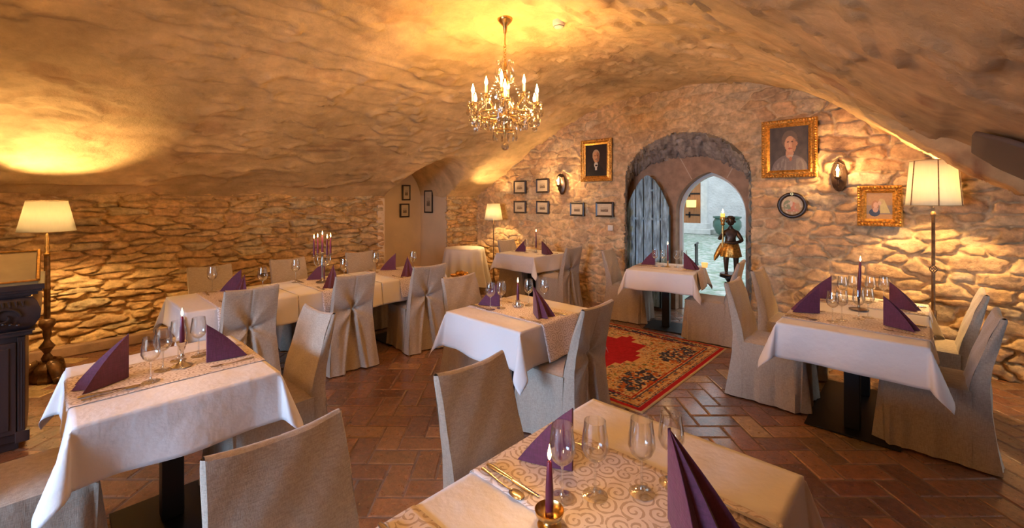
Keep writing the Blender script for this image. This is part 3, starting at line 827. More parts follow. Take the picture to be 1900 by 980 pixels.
# ------------------------------------------------------------------ tables, cloths, runners
TOP = .742
def table(cx, cy, w, l, rz, label, cat_group, twin=False, name='dining_table'):
    t = empty(name, (cx, cy, 0), rz); tag(t, label, 'table', cat_group)
    mb = MB(); mb.box(-w / 2 + .008, w / 2 - .008, -l / 2 + .008, l / 2 - .008, .712, TOP - .001); mb.build('tabletop', M_BLACKWOOD, t, bevel=.004)
    ys_ = (-l / 4, l / 4) if twin else (0,)
    for y in ys_:
        mb = MB(); mb.box(-.045, .045, y - .045, y + .045, .012, .69); mb.box(-.18, .18, y - .03, y + .03, .69, .712); mb.build('column', M_IRON, t, bevel=.006)
    bl = l * .36 if twin else .22
    mb = MB(); mb.box(-.26 if twin else -.23, .26 if twin else .23, -bl, bl, 0, .012); mb.build('base_plate', M_IRON, t, bevel=.003)
    return t

def cloth(cx, cy, w, l, rz, drop, label, group, seed=0, lift=0, z=TOP, slope=.10, name='tablecloth', dropends=None, m=M_CLOTH, flare=.30):
    """rectangular cloth over a table top; corners hang as pointed folds"""
    rnd = random.Random(seed)
    ph = [rnd.uniform(0, 6.28) for _ in range(8)]
    dx = drop; dlo, dhi = (drop, drop) if dropends is None else dropends
    step = .0185
    def axis(hw, d, d2):
        n1 = max(2, int(2 * hw / step)); n2 = max(2, int(d / step)); n3 = max(2, int(d2 / step))
        lo = -hw - np.linspace(d, d / n2, n2) if d else np.zeros(0); hi = hw + np.linspace(d2 / n3, d2, n3) if d2 else np.zeros(0)
        return np.concatenate([lo, np.linspace(-hw, hw, n1 + 1), hi])
    hx, hy = w / 2, l / 2
    su = axis(hx, dx, dx); sv = axis(hy, dlo, dhi)
    rr = .010
    pts = np.zeros((len(sv), len(su), 3))
    def roll(s):     # arc length past the edge -> (outward, down)
        q = rr * PI / 2
        if s < q:
            a = s / rr; return rr * math.sin(a) - rr, rr * (1 - math.cos(a))
        return 0.0, rr + (s - q)
    for j, v in enumerate(sv):
        for i, u_ in enumerate(su):
            p = max(0, abs(u_) - hx); q = max(0, abs(v) - hy); sx = 1 if u_ > 0 else -1; sy = 1 if v > 0 else -1
            x = max(-hx, min(hx, u_)); y = max(-hy, min(hy, v)); zz = z + .003 + lift
            if p and not q:
                o_, d_ = roll(p); fade = min(1, (hy - abs(y)) / .12)
                ou = p * (slope + fade * (.05 * math.sin(y * 13 + ph[0] + sx) + .06 * math.sin(y * 7.3 + ph[1] + 2 * sx)))
                x = x + sx * (o_ + ou); zz -= d_ * (1 - slope * .3)
            elif q and not p:
                o_, d_ = roll(q); fade = min(1, (hx - abs(x)) / .12)
                ou = q * (slope + fade * (.05 * math.sin(x * 13 + ph[2] + sy) + .06 * math.sin(x * 7.9 + ph[3] + 2 * sy)))
                y = y + sy * (o_ + ou); zz -= d_ * (1 - slope * .3)
            elif p and q:
                r = math.hypot(p, q); f = math.atan2(q, p)
                o_, d_ = roll(r); A_ = flare * math.sin(2 * f)
                B_ = .10 * math.sin(4 * f + .4 * math.sin(ph[4] + sx + 2 * sy)) * math.sin(2 * f) ** .5
                ex = slope * math.cos(f) ** 2 + A_ * .707 + B_; ey = slope * math.sin(f) ** 2 + A_ * .707 - B_
                k_ = 1 / math.sqrt(1 + ex * ex + ey * ey) ** .6
                x = x + sx * (o_ * math.cos(f) + ex * r * k_); y = y + sy * (o_ * math.sin(f) + ey * r * k_); zz -= d_ * k_ * (1 - slope * .3)
            else:
                zz += .0012 * math.sin(u_ * 9 + ph[5]) * math.sin(v * 8 + ph[6])
            pts[j, i] = (x, y, zz)
    o = grid_obj(name, pts, m)
    o.location = (cx, cy, 0); o.rotation_euler = (0, 0, rz)
    sd = o.modifiers.new('s', 'SOLIDIFY'); sd.thickness = .0012; sd.offset = 0
    tag(o, label, 'table runner' if name == 'table_runner' else 'tablecloth', group)
    return o

def runner(cx, cy, w, l, rz, hang, label, group=None, seed=3, slope=.10, hang2=None):
    """narrow brocade strip along local y that hangs over both table ends; built to follow the cloth"""
    hy = l / 2; rr = .012; n = 10
    h1_, h2_ = hang, hang if hang2 is None else hang2
    sv = np.concatenate([-hy - np.linspace(h1_, .004, max(2, int(h1_ / .015))), np.linspace(-hy, hy, int(l / .02)), hy + np.linspace(.004, h2_, max(2, int(h2_ / .015)))])
    su = np.linspace(-w / 2, w / 2, 22)
    pts = np.zeros((len(sv), len(su), 3))
    for j, v in enumerate(sv):
        for i, u_ in enumerate(su):
            q = max(0, abs(v) - hy); sy = 1 if v > 0 else -1; y = max(-hy, min(hy, v)); zz = TOP + .0065
            if q:
                a = min(q / rr, PI / 2); y += sy * (rr * math.sin(a) - rr * .2 + max(0, q - rr * PI / 2) * (slope + .12)); zz -= rr * (1 - math.cos(a)) + max(0, q - rr * PI / 2)
                y += sy * q * (.03 * math.sin(u_ * 20 + seed) + .015)
            else: zz += .0012 * math.sin(v * 9 + seed) * math.sin(u_ * 8) + .0008
            pts[j, i] = (u_, y, zz)
    o = grid_obj('table_runner', pts, M_RUNNER); o.location = (cx, cy, 0); o.rotation_euler = (0, 0, rz)
    sd = o.modifiers.new('s', 'SOLIDIFY'); sd.thickness = .001; sd.offset = 1
    tag(o, label, 'table runner', group)
    return o
H90 = PI / 2
# T1 left front
table(-2.79, .425, .86, .74, 0, 'black pedestal table under the white cloth at the left front', None)
cloth(-2.79, .425, .86, .74, 0, .245, 'white tablecloth on the left front table, pale blue at its hanging left corner', None, 1)
runner(-2.80, .425, .43, .74, 0, .02, 'pale brocade runner across the left front table under two purple napkins', seed=1)
# foreground
table(-.665, .90, .775, 1.46, 0, 'black table under the large white cloth in the foreground', None, True)
cloth(-.665, .90, .775, 1.46, 0, .26, 'white tablecloth on the foreground table at the bottom of the photo', None, 2)
runner(-.665, 1.132, .42, .775, H90, .10, 'scroll patterned brocade runner under the foreground glasses and napkins', 'runners on the foreground table')
runner(-.665, .50, .42, .775, H90, .10, 'scroll patterned runner at the bottom edge of the foreground table, mostly cut off', 'runners on the foreground table')
# T2 central
table(-2.30, 2.52, .77, .84, 0, 'black pedestal table under the central white cloth', None)
cloth(-2.30, 2.52, .77, .84, 0, .27, 'white tablecloth with pointed corner on the central table', None, 3)
runner(-2.30, 2.53, .42, .77, H90, .25, 'brocade runner hanging over the right side of the central table', seed=5)
# T3 right
table(-.37, 4.235, .785, 1.43, 0, 'long black table with two columns under the right hand white cloth', None, True)
cloth(-.37, 4.235, .785, 1.43, 0, .25, 'white tablecloth on the four place table by the right wall, hanging in folded corners', None, 4)
runner(-.37, 3.90, .42, .785, H90, .06, 'brocade runner nearer the camera on the right hand table', 'runners on the right hand table')
runner(-.37, 4.66, .40, .785, H90, .06, 'brocade runner nearer the wall on the right hand table', 'runners on the right hand table')
# T4 doorway
R4 = math.radians(11)
table(-2.365, 5.33, .775, .80, R4, 'black pedestal table in front of the doorway', None)
cloth(-2.365, 5.33, .775, .80, R4, .24, 'white tablecloth on the table in front of the doorway', None, 5)
runner(-2.365, 5.34, .40, .775, R4 + H90, .22, 'brocade runner across the table in front of the doorway', seed=2)
# T5 back
table(-4.585, 5.30, .79, .80, 0, 'black pedestal table by the back wall beside the corner lamp', None)
cloth(-4.585, 5.30, .79, .80, 0, .25, 'white tablecloth on the back table beside the corner floor lamp', None, 6)
# T6 long table: three tables in a row
for k_, (cy, nm) in enumerate(((1.115, 'left'), (1.945, 'middle'), (2.775, 'right'))):
    table(-4.48, cy, .78, .82, 0, 'black pedestal table, %s one of the three pushed together along the stone wall' % nm, 'tables of the long row')
    cloth(-4.48, cy, .78, .826, 0, .24, 'cream lit white tablecloth on the %s table of the long row' % nm, 'tablecloths of the long row', 10 + k_, lift=.0, dropends=((.24, 0), (0, 0), (0, .24))[k_], flare=.22)
    runner(-4.48, cy, .41, .78, H90, .20, 'brocade runner across the %s table of the long row' % nm, 'runners of the long row', seed=k_)
# round table in the corner
RT = (-5.93, 5.05)
t = empty('round_table', (RT[0], RT[1], 0)); tag(t, 'small round table under a floor length white cloth in the corner', 'table')
mb = MB(); mb.lathe([(.30, .70), (.33, .71), (.33, .738), (.0001, .739)], 32); mb.build('tabletop', M_BLACKWOOD, t, True)
mb = MB(); mb.lathe([(.2, 0), (.2, .02), (.04, .05), (.03, .7)], 16); mb.build('column', M_IRON, t, True)
mb = MB(); mb.lathe([(.0001, .746), (.30, .746), (.338, .743), (.352, .72)] + [(.352 + .07 * s_, .72 - .62 * s_) for s_ in np.linspace(.1, 1, 12)], 120, caps=False,
                    wave=lambda a, s_: max(0, s_ - .15) * (.17 * math.sin(a * 13) + .07 * math.sin(a * 7 + 1)))
o = mb.build('tablecloth', M_CLOTH, None, True); o.location = (RT[0], RT[1], 0); tag(o, 'white cloth falling in deep folds over the small round corner table', 'tablecloth')

# ------------------------------------------------------------------ napkins
def napkin_proto():
    h, L = .20, .185; sp = .092
    A = (0, sp, h); Bt = (0, sp, 0)
    feet = [(-26, 1.0), (-15, .80), (-3, 1.02), (9, .80), (24, 1.0)]
    n = 7; vs = []; fs = []
    mb = MB()
    def P(deg, r, t):   # along the line apex -> foot
        a = math.radians(deg); fx, fy = math.sin(a) * L * r, sp - math.cos(a) * L * r
        bulge = .008 * math.sin(PI * t)
        return (A[0] * (1 - t) + fx * t, A[1] * (1 - t) + fy * t - bulge, A[2] * (1 - t) + .0005 + bulge * .6)
    rows = [[P(d, r, t) for (d, r) in feet] for t in np.linspace(0, 1, n)]
    # outer side faces: spine to first / last foot
    for k_, side in ((0, -1), (len(feet) - 1, 1)):
        grid = []
        for i, t in enumerate(np.linspace(0, 1, n)):
            e_ = rows[i][k_]; s_ = (side * .004, sp, h * (1 - t) + .0005)
            grid.append([tuple(s_[c] * (1 - q) + e_[c] * q + (side * .004 * math.sin(PI * q) * t if c == 0 else 0) for c in range(3)) for q in np.linspace(0, 1, 5)])
        vs = [p for row in grid for p in row]
        mb.add(vs, [(i * 5 + j, i * 5 + j + 1, (i + 1) * 5 + j + 1, (i + 1) * 5 + j) for i in range(n - 1) for j in range(4)])
    vs = [p for row in rows for p in row]; m_ = len(feet)
    mb.add(vs, [(i * m_ + j, i * m_ + j + 1, (i + 1) * m_ + j + 1, (i + 1) * m_ + j) for i in range(n - 1) for j in range(m_ - 1)])
    mb.add([(.004, sp, h), (.004, sp, 0), (-.004, sp, 0), (-.004, sp, h)], [(0, 1, 2, 3)])
    return mb
TT = TOP + .011
nap_src = [None]
def napkin(cx, cy, deg, label, group, s=1.0):
    """deg: heading of the upright edge (points to the table middle)"""
    if nap_src[0] is None:
        o = napkin_proto().build('folded_napkin', M_NAPKIN, None); nap_src[0] = o
        sd = o.modifiers.new('s', 'SOLIDIFY'); sd.thickness = .0012
    else: o = dup(nap_src[0])
    o.location = (cx, cy, TT); o.rotation_euler = (0, 0, math.radians(deg)); o.scale = (s, s, s)
    tag(o, label, 'napkin', group); return o
napkin(-2.79, .165, 8, 'large violet standing napkin at the near left end of the left front table', 'napkins on the left front table', 1.05)
napkin(-2.78, .655, 196, 'violet standing napkin beside the silver candlestick at the far end of the left front table', 'napkins on the left front table', 1.0)
napkin(-.905, 1.14, -90, 'violet standing napkin behind the foreground wine glasses', 'napkins on the foreground table', 1.0)
napkin(-.40, 1.11, 68, 'plum standing pleated napkin at the bottom edge, right of the foreground glasses', 'napkins on the foreground table', 1.22)
napkin(-2.57, 2.47, -86, 'violet napkin on the left side of the central table', 'napkins on the central table')
napkin(-2.06, 2.49, 78, 'violet pleated napkin at the right front of the central table', 'napkins on the central table')
for (x, y, d, l_) in ((-.665, 3.97, -84, 'burgundy napkin front left on the right hand table'), (-.675, 4.62, -90, 'burgundy napkin back left on the right hand table, partly hidden'),
                      (-.115, 3.92, 88, 'burgundy napkin front right on the right hand table'), (-.115, 4.62, 90, 'burgundy napkin back right on the right hand table')):
    napkin(x, y, d, l_, 'napkins on the right hand table')
napkin(-2.64, 5.40, -80, 'burgundy napkin at the left of the doorway table', 'napkins on the doorway table')
napkin(-2.08, 5.40, 95, 'burgundy napkin at the right of the doorway table', 'napkins on the doorway table')
napkin(-4.80, 5.30, -90, 'burgundy napkin at the left of the back table', 'napkins on the back table')
napkin(-4.27, 5.30, 96, 'burgundy napkin at the right of the back table', 'napkins on the back table')
for k_, (y, nm) in enumerate(((1.115, 'left'), (1.90, 'middle'), (2.76, 'right'))):
    napkin(-4.74, y + .07, -60, 'purple napkin on the wall side of the %s table of the long row' % nm, 'napkins on the long row')
    napkin(-4.22, y, 60, 'purple pleated napkin on the near side of the %s table of the long row' % nm, 'napkins on the long row')

# ------------------------------------------------------------------ glasses
def glass_proto():
    root = empty('wine_glass')
    mb = MB(); prof = [(.036, 0), (.036, .0012), (.012, .004), (.005, .010), (.0036, .03), (.0034, .085), (.006, .098)]
    mb.lathe(prof, 24); mb.build('stem_and_foot', M_STEM, root, True)
    mb = MB()
    out = [(.002, .096), (.016, .101), (.030, .114), (.0385, .135), (.0365, .165), (.0325, .19), (.0305, .212)]
    inn_ = [(.0295, .212), (.0315, .19), (.0355, .165), (.0372, .136), (.029, .117), (.015, .105), (.002, .101)]
    mb.lathe(out + inn_, 28, caps=False); mb.build('bowl', M_GLASS, root, True)
    return root
GLS = glass_proto(); gl_used = [False]
def glass(x, y, label, group, s=1.0):
    o = GLS if not gl_used[0] else dup(GLS); gl_used[0] = True
    o.location = (x, y, TT); o.scale = (s, s, s); tag(o, label, 'wine glass', group); return o
for (x, y, l_, s) in ((-.762, 1.017, 'leftmost foreground wine glass, next to the burning candle', 1.0), (-.699, 1.092, 'second foreground wine glass from the left', 1.03),
                   (-.606, 1.196, 'third foreground wine glass from the left', 1.03), (-.561, 1.298, 'rightmost foreground wine glass, behind the plum napkin', 1.0)):
    glass(x, y, l_, 'foreground wine glasses', s)
for (x, y, l_) in ((-2.656, .326, 'wine glass nearest the camera on the left front table'), (-2.79, .39, 'wine glass behind the nearest one on the left front table'),
                   (-2.90, .47, 'wine glass just left of the silver candlestick'), (-2.90, .56, 'wine glass just behind the silver candlestick')):
    glass(x, y, l_, 'wine glasses on the left front table')
for (x, y, l_) in ((-2.456, 2.353, 'leftmost wine glass on the central table'), (-2.43, 2.445, 'wine glass second from left on the central table'),
                   (-2.33, 2.66, 'wine glass right of the candle on the central table'), (-2.25, 2.76, 'rightmost wine glass on the central table')):
    glass(x, y, l_, 'wine glasses on the central table')
for (x, y, l_) in ((-.471, 3.78, 'front left wine glass on the right hand table'), (-.43, 3.875, 'second front wine glass on the right hand table'),
                   (-.345, 3.99, 'third front wine glass on the right hand table, before the candle'), (-.30, 4.08, 'fourth front wine glass on the right hand table'),
                   (-.50, 4.55, 'back left wine glass on the right hand table'), (-.44, 4.64, 'second back wine glass on the right hand table'),
                   (-.33, 4.72, 'third back wine glass on the right hand table'), (-.25, 4.80, 'back right wine glass on the right hand table')):
    glass(x, y, l_, 'wine glasses on the right hand table')
for (x, y, l_) in ((-2.50, 5.30, 'leftmost wine glass on the doorway table'), (-2.42, 5.36, 'second wine glass from left on the doorway table'),
                   (-2.27, 5.42, 'third wine glass from left on the doorway table'), (-2.20, 5.48, 'rightmost wine glass on the doorway table')):
    glass(x, y, l_, 'wine glasses on the doorway table')
for (x, y, l_) in ((-4.60, 5.20, 'left wine glass on the back table'), (-4.62, 5.42, 'middle wine glass on the back table'), (-4.42, 5.44, 'right wine glass on the back table')):
    glass(x, y, l_, 'wine glasses on the back table')
for (x, y, l_) in ((-4.80, 1.03, 'wine glass at the wall side of the left table of the long row'), (-4.42, 1.34, 'wine glass seen above the left pleated chair'),
                   (-4.72, 1.74, 'wine glass left of the candelabrum on the long row'), (-4.43, 2.12, 'wine glass right of the candelabrum on the long row'),
                   (-4.68, 2.62, 'wine glass at the wall side of the right table of the long row'), (-4.42, 2.96, 'wine glass at the far right end of the long row')):
    glass(x, y, l_, 'wine glasses on the long row', 1.1)

# ------------------------------------------------------------------ cutlery
def fork_mb():
    mb = MB(); mb.tube([(0, -.10, .002), (0, -.06, .003), (0, .0, .002), (0, .04, .005), (0, .055, .005)], [.0085, .0055, .0035, .0032, .010], 8, .35)
    for k_ in range(4):
        x = -.0085 + k_ * .00567; mb.tube([(x, .05, .005), (x, .075, .004), (x * .9, .10, .008)], [.0018, .0016, .0008], 6)
    return mb
def knife_mb():
    mb = MB(); mb.tube([(0, -.11, .004), (0, -.09, .005), (0, -.02, .004), (0, .0, .004)], [.007, .0095, .006, .005], 8, .6)
    mb.add([(-.005, .0, .003), (.008, .0, .003), (.011, .06, .003), (.006, .105, .003), (-.004, .11, .003), (-.005, .0, .005), (.005, .0, .005), (.004, .1, .004)],
           [(0, 1, 2, 3, 4), (5, 6, 7), (0, 4, 7, 5), (1, 6, 7, 3, 2)])
    return mb
def spoon_mb():
    mb = MB(); mb.tube([(0, -.10, .002), (0, -.06, .003), (0, .0, .002), (0, .045, .006)], [.0085, .0055, .0035, .0035], 8, .35)
    n = 10; vs = []
    for i in range(n):
        t = i / (n - 1) * PI; 
        for k_ in range(9):
            s_ = -1 + 2 * k_ / 8; r = .018 * math.sin(t) ** .8
            vs.append((r * s_, .068 - .028 * math.cos(t), .0065 - .0045 * (1 - s_ * s_) * math.sin(t)))
    mb.add(vs, [(i * 9 + k_, i * 9 + k_ + 1, (i + 1) * 9 + k_ + 1, (i + 1) * 9 + k_) for i in range(n - 1) for k_ in range(8)])
    return mb
csrc = {}
def cutlery(kind, x, y, deg, label, group):
    if kind not in csrc: o = {'fork': fork_mb, 'knife': knife_mb, 'spoon': spoon_mb}[kind]().build(kind, M_SILVER, None, True); csrc[kind] = o
    else: o = dup(csrc[kind])
    o.location = (x, y, TT); o.rotation_euler = (0, 0, math.radians(deg)); tag(o, label, kind, group)
SETS = []  # (x, y of setting middle, heading towards table middle, description, half gap)
def setting(x, y, deg, where, group, spoon=False, gap=.135):
    a = math.radians(deg); rx, ry = math.cos(a), math.sin(a)
    cutlery('fork', x - rx * gap, y - ry * gap, deg + random.uniform(-4, 4), 'fork left of the napkin, ' + where, group)
    cutlery('knife', x + rx * gap, y + ry * gap, deg + random.uniform(-4, 4), 'knife right of the napkin, ' + where, group)
    if spoon: cutlery('spoon', x + rx * (gap + .028), y + ry * (gap + .028), deg + 3, 'spoon beside the knife, ' + where, group)
setting(-2.79, .19, 0, 'near end of the left front table', 'cutlery on the left front table', True)
setting(-2.79, .66, 180, 'far end of the left front table', 'cutlery on the left front table', gap=.14)
cutlery('knife', -.92, .975, -90, 'gleaming knife between the violet napkin and the foreground candle', 'cutlery on the foreground table')
cutlery('spoon', -.93, .94, -97, 'silver spoon beside the knife left of the foreground candle', 'cutlery on the foreground table')
cutlery('fork', -.92, 1.275, -88, 'fork behind the violet napkin on the foreground table', 'cutlery on the foreground table')
cutlery('knife', -.375, 1.30, 92, 'knife right of the plum napkin, nearer the table edge', 'cutlery on the foreground table')
cutlery('spoon', -.38, 1.265, 90, 'spoon right of the plum napkin on the foreground table', 'cutlery on the foreground table')
cutlery('knife', -.94, .60, -90, 'cutlery handle just showing at the bottom edge of the photo', 'cutlery on the foreground table')
setting(-2.57, 2.48, -90, 'left side of the central table', 'cutlery on the central table')
setting(-2.04, 2.48, 90, 'right side of the central table', 'cutlery on the central table', True)
setting(-.65, 3.90, -90, 'front left of the right hand table', 'cutlery on the right hand table', True)
setting(-.65, 4.62, -90, 'back left of the right hand table', 'cutlery on the right hand table')
setting(-.10, 3.90, 90, 'front right of the right hand table', 'cutlery on the right hand table', True)
setting(-.10, 4.62, 90, 'back right of the right hand table', 'cutlery on the right hand table')
setting(-2.64, 5.36, -80, 'left side of the doorway table', 'cutlery on the doorway table')
setting(-2.06, 5.40, 100, 'right side of the doorway table', 'cutlery on the doorway table')
setting(-4.80, 5.30, -90, 'left side of the back table', 'cutlery on the back table')
setting(-4.27, 5.30, 90, 'right side of the back table', 'cutlery on the back table')
for (y, nm) in ((1.115, 'left'), (1.92, 'middle'), (2.76, 'right')):
    setting(-4.74, y, -90, 'wall side of the %s table of the long row' % nm, 'cutlery on the long row')
    setting(-4.22, y, 90, 'near side of the %s table of the long row' % nm, 'cutlery on the long row')

# ------------------------------------------------------------------ candles
def flame_light(loc, power, parent, r=.012, name='flame_light'):
    d = bpy.data.lights.new(name, 'POINT'); d.energy = power; d.color = (1, .58, .24); d.shadow_soft_size = r
    o = bpy.data.objects.new(name, d); COL.objects.link(o); o.location = loc; o.parent = parent
FLAME = [(.0005, 0), (.004, .006), (.0055, .014), (.004, .024), (.0015, .034), (.0003, .042)]
def taper(parent, x, y, z0, z1, r=.011, lit=True, power=1.0, scale=1.0):
    mb = MB(); mb.lathe([(r * 1.08, z0), (r, (z0 + z1) / 2), (r * .62, z1 - .004), (r * .45, z1), (.001, z1 - .002)], 16, (x, y, 0)); c_ = mb.build('candle', M_WAX, parent, True)
    mb = MB(); mb.tube([(x, y, z1 - .003), (x, y, z1 + .008)], .001, 5); mb.build('wick', M_IRON, c_)
    if lit:
        mb = MB(); mb.lathe([(a * scale, b * scale) for a, b in FLAME], 12, (x, y, z1 + .004)); mb.build('flame', M_FLAME, c_, True)
        flame_light((x, y, z1 + .055), power * K_CANDLE, c_, .014)
    return c_
def stick(name, x, y, prof, m, z0, z1, label, power=1.0, extra=None):
    t = empty(name, (x, y, TT)); tag(t, label, 'candlestick', None)
    mb = MB(); mb.lathe(prof, 24); mb.build('holder', m, t, True)
    if extra: extra(t)
    c_ = empty('taper_candle', (x, y, TT + z0)); 
    return t
def candle_thing(x, y, z0, z1, label, power=1.0, r=.011, scale=1.0, lean=0):
    t = empty('taper_candle', (x, y, z0)); tag(t, label, 'candle', None); t.rotation_euler = (0, lean, 0)
    taper(t, 0, 0, 0, z1 - z0, r, True, power, scale); return t
def holder(x, y, prof, m, label, extra=None):
    t = empty('candlestick', (x, y, TT)); tag(t, label, 'candlestick')
    mb = MB(); mb.lathe(prof, 28); mb.build('stem', m, t, True)
    if extra: extra(t)
    return t
SILV = [(.043, 0), (.045, .004), (.034, .010), (.020, .018), (.010, .030), (.008, .045), (.012, .052), (.007, .060), (.007, .080), (.013, .088), (.016, .10), (.019, .116), (.017, .118), (.012, .10), (.0125, .095)]
def silv_cup(t):
    mb = MB(); mb.lathe([(.012, .098), (.022, .112), (.026, .128), (.024, .129), (.013, .108)], 20); mb.build('cup', M_SILVER, t, True)
holder(-2.785, .467, SILV, M_SILVER, 'silver candlestick in the middle of the left front table', silv_cup)
candle_thing(-2.785, .467, TT + .108, TT + .255, 'lit purple taper in the silver candlestick on the left front table')
LOW = [(.030, 0), (.032, .006), (.020, .010), (.016, .014), (.016, .022), (.026, .026), (.036, .034), (.039, .046), (.0375, .047), (.033, .036), (.02, .028), (.0115, .028), (.0115, .03)]
holder(-.72, .905, LOW, M_BRASS, 'small round brass candle cup at the bottom edge of the foreground table')
candle_thing(-.72, .905, TT + .029, .925, 'lit dark purple taper candle in the foreground brass cup', 1.0, .0105)
def crystal_extra(t):
    for k_ in range(8):
        a = 2 * PI * k_ / 8; mb = MB(); mb.ball((.034 * math.cos(a), .034 * math.sin(a), .014), .013, 8); mb.build('glass_bead', M_CRYSTAL, t, True)
holder(-2.357, 2.561, [(.022, 0), (.024, .02), (.018, .03), (.020, .055), (.012, .056)], M_CRYSTAL, 'cut glass candle holder in the middle of the central table', crystal_extra)
candle_thing(-2.357, 2.561, TT + .058, TT + .19, 'lit purple taper in the cut glass holder on the central table')
holder(-.374, 4.33, [(.062, 0), (.064, .005), (.055, .006), (.02, .010), (.008, .016), (.007, .06), (.010, .09), (.013, .11), (.011, .112)], M_DARKBRONZE, 'dark metal candlestick with round foot on the right hand table')
candle_thing(-.374, 4.33, TT + .112, 1.125, 'tall lit dark red taper on the right hand table', 1.0, .0115, lean=math.radians(2))
holder(-2.36, 5.36, [(.035, 0), (.036, .005), (.01, .012), (.008, .06), (.013, .075), (.012, .077)], M_BRASS, 'brass candlestick on the doorway table')
candle_thing(-2.36, 5.36, TT + .077, 1.03, 'lit taper on the doorway table in front of the plank door')
holder(-4.52, 5.34, [(.035, 0), (.036, .005), (.01, .012), (.008, .06), (.013, .075), (.012, .077)], M_SILVER, 'silver candlestick on the back table')
candle_thing(-4.52, 5.34, TT + .077, 1.08, 'lit dark taper on the back table')
# tea light glass
t = empty('tealight_glass', (-2.0, 5.62, TT)); tag(t, 'small orange tealight glass at the back right of the doorway table', 'tealight')
mb = MB(); mb.lathe([(.028, 0), (.034, .02), (.038, .06), (.036, .06), (.032, .02), (.02, .004)], 20); mb.build('glass', M_AMBER, t, True)
# five armed candelabrum
cd = empty('candelabrum', (-4.52, 1.93, TT)); tag(cd, 'five armed silver candelabrum with tall lit purple candles on the long row', 'candelabrum')
mb = MB(); mb.lathe([(.062, 0), (.064, .006), (.05, .012), (.03, .018), (.014, .03), (.010, .06), (.012, .15), (.018, .19), (.012, .21), (.016, .235), (.010, .25), (.012, .29), (.02, .305), (.013, .31)], 24); mb.build('stem', mat('tarnished_silver', (.38, .36, .34), .25, 1.0), cd, True)
for k_ in range(4):
    a = math.radians(97) + k_ * PI / 2; cx, sx = math.cos(a), math.sin(a)
    pts = [(cx * r, sx * r, z) for r, z in ((.01, .20), (.035, .17), (.065, .175), (.085, .205), (.09, .245), (.09, .265))]
    mb = MB(); mb.tube(pts, .005, 8); mb.torus((cx * .05, sx * .05, .205), .018, .003, 'y', 14, 6); mb.lathe([(.006, .262), (.022, .268), (.024, .272), (.011, .275), (.0125, .292), (.0115, .292)], 16, (cx * .09, sx * .09, 0)); mb.build('arm', M_SILVER, cd, True)
    taper(cd, cx * .09, sx * .09, .275, .455, .0105, True, .7)
taper(cd, 0, 0, .305, .485, .0105, True, .7)

# ------------------------------------------------------------------ pictures
def paint(name, w, h, fn, parent, step=None, y=0.0):
    nx = 70; nz_ = int(70 * h / w)
    A, B = np.meshgrid(np.linspace(-1, 1, nx), np.linspace(-1, 1, nz_))
    c = fn(A, B)
    P_ = np.stack([A * w / 2, np.full(A.shape, y), B * h / 2], -1)
    return grid_obj(name, P_, M_PAINT, parent, colour=c, smooth=False)
def ell(A, B, cx, cy, rx, ry): return ((A - cx) / rx) ** 2 + ((B - cy) / ry) ** 2 < 1
def LY(c, m, d): return np.where(m[..., None], np.array(d), c)
def p_man(A, B):
    c = np.ones(A.shape + (3,)) * np.array((.02, .013, .012)) * (1 + .5 * vnoise(A * 6, B * 6, 2))[..., None]
    c = LY(c, ell(A, B, -.05, -1.0, .85, .78), (.012, .010, .012))
    c = LY(c, ell(A, B, .0, -.28, .17, .2), (.5, .45, .38)); c = LY(c, (np.abs(A) < .08) & (B < -.2) & (B > -.62), (.5, .47, .42)); c = LY(c, ell(A, B, .02, -.32, .12, .05), (.015, .01, .01))
    c = LY(c, ell(A, B, .0, .32, .33, .36), (.40, .30, .2)); c = LY(c, ell(A, B, .02, .22, .29, .36), (.50, .26, .13)); c = LY(c, ell(A, B, .16, .2, .15, .32), (.30, .13, .06))
    c = LY(c, ell(A, B, -.09, .30, .06, .03) | ell(A, B, .13, .30, .06, .03), (.06, .03, .02)); c = LY(c, ell(A, B, .04, .06, .13, .045), (.25, .17, .12)); c = LY(c, ell(A, B, .04, .2, .035, .09), (.55, .33, .2))
    return c
def p_woman(A, B):
    c = np.ones(A.shape + (3,)) * np.array((.06, .045, .035)) * (.8 + .6 * vnoise(A * 5, B * 5, 4))[..., None]
    c = LY(c, ell(A, B, .05, -1.0, .92, .72), (.15, .12, .11)); c = LY(c, ell(A, B, -.3, -.95, .45, .5) & (vnoise(A * 14, B * 4, 3) > .5), (.21, .18, .16)); c = LY(c, ell(A, B, .5, -.95, .3, .5) & (vnoise(A * 12, B * 4, 8) > .5), (.19, .16, .14))
    c = LY(c, ell(A, B, .05, -.22, .2, .24), (.42, .22, .13)); c = LY(c, ell(A, B, .05, .40, .40, .42), (.13, .09, .06))
    c = LY(c, ell(A, B, .07, .20, .27, .36), (.50, .27, .15)); c = LY(c, ell(A, B, .38, .2, .07, .10), (.42, .2, .1)); c = LY(c, ell(A, B, .27, .15, .11, .3), (.36, .18, .09))
    c = LY(c, ell(A, B, -.04, .30, .06, .03) | ell(A, B, .18, .30, .06, .03), (.08, .04, .03)); c = LY(c, ell(A, B, .07, .0, .11, .035), (.35, .10, .06)); c = LY(c, ell(A, B, .06, .14, .035, .09), (.6, .36, .22))
    c = LY(c, ell(A, B, .08, -.34, .16, .045), (.4, .3, .22)); c = LY(c, ell(A, B, .1, -.48, .07, .1), (.32, .12, .06))
    return c
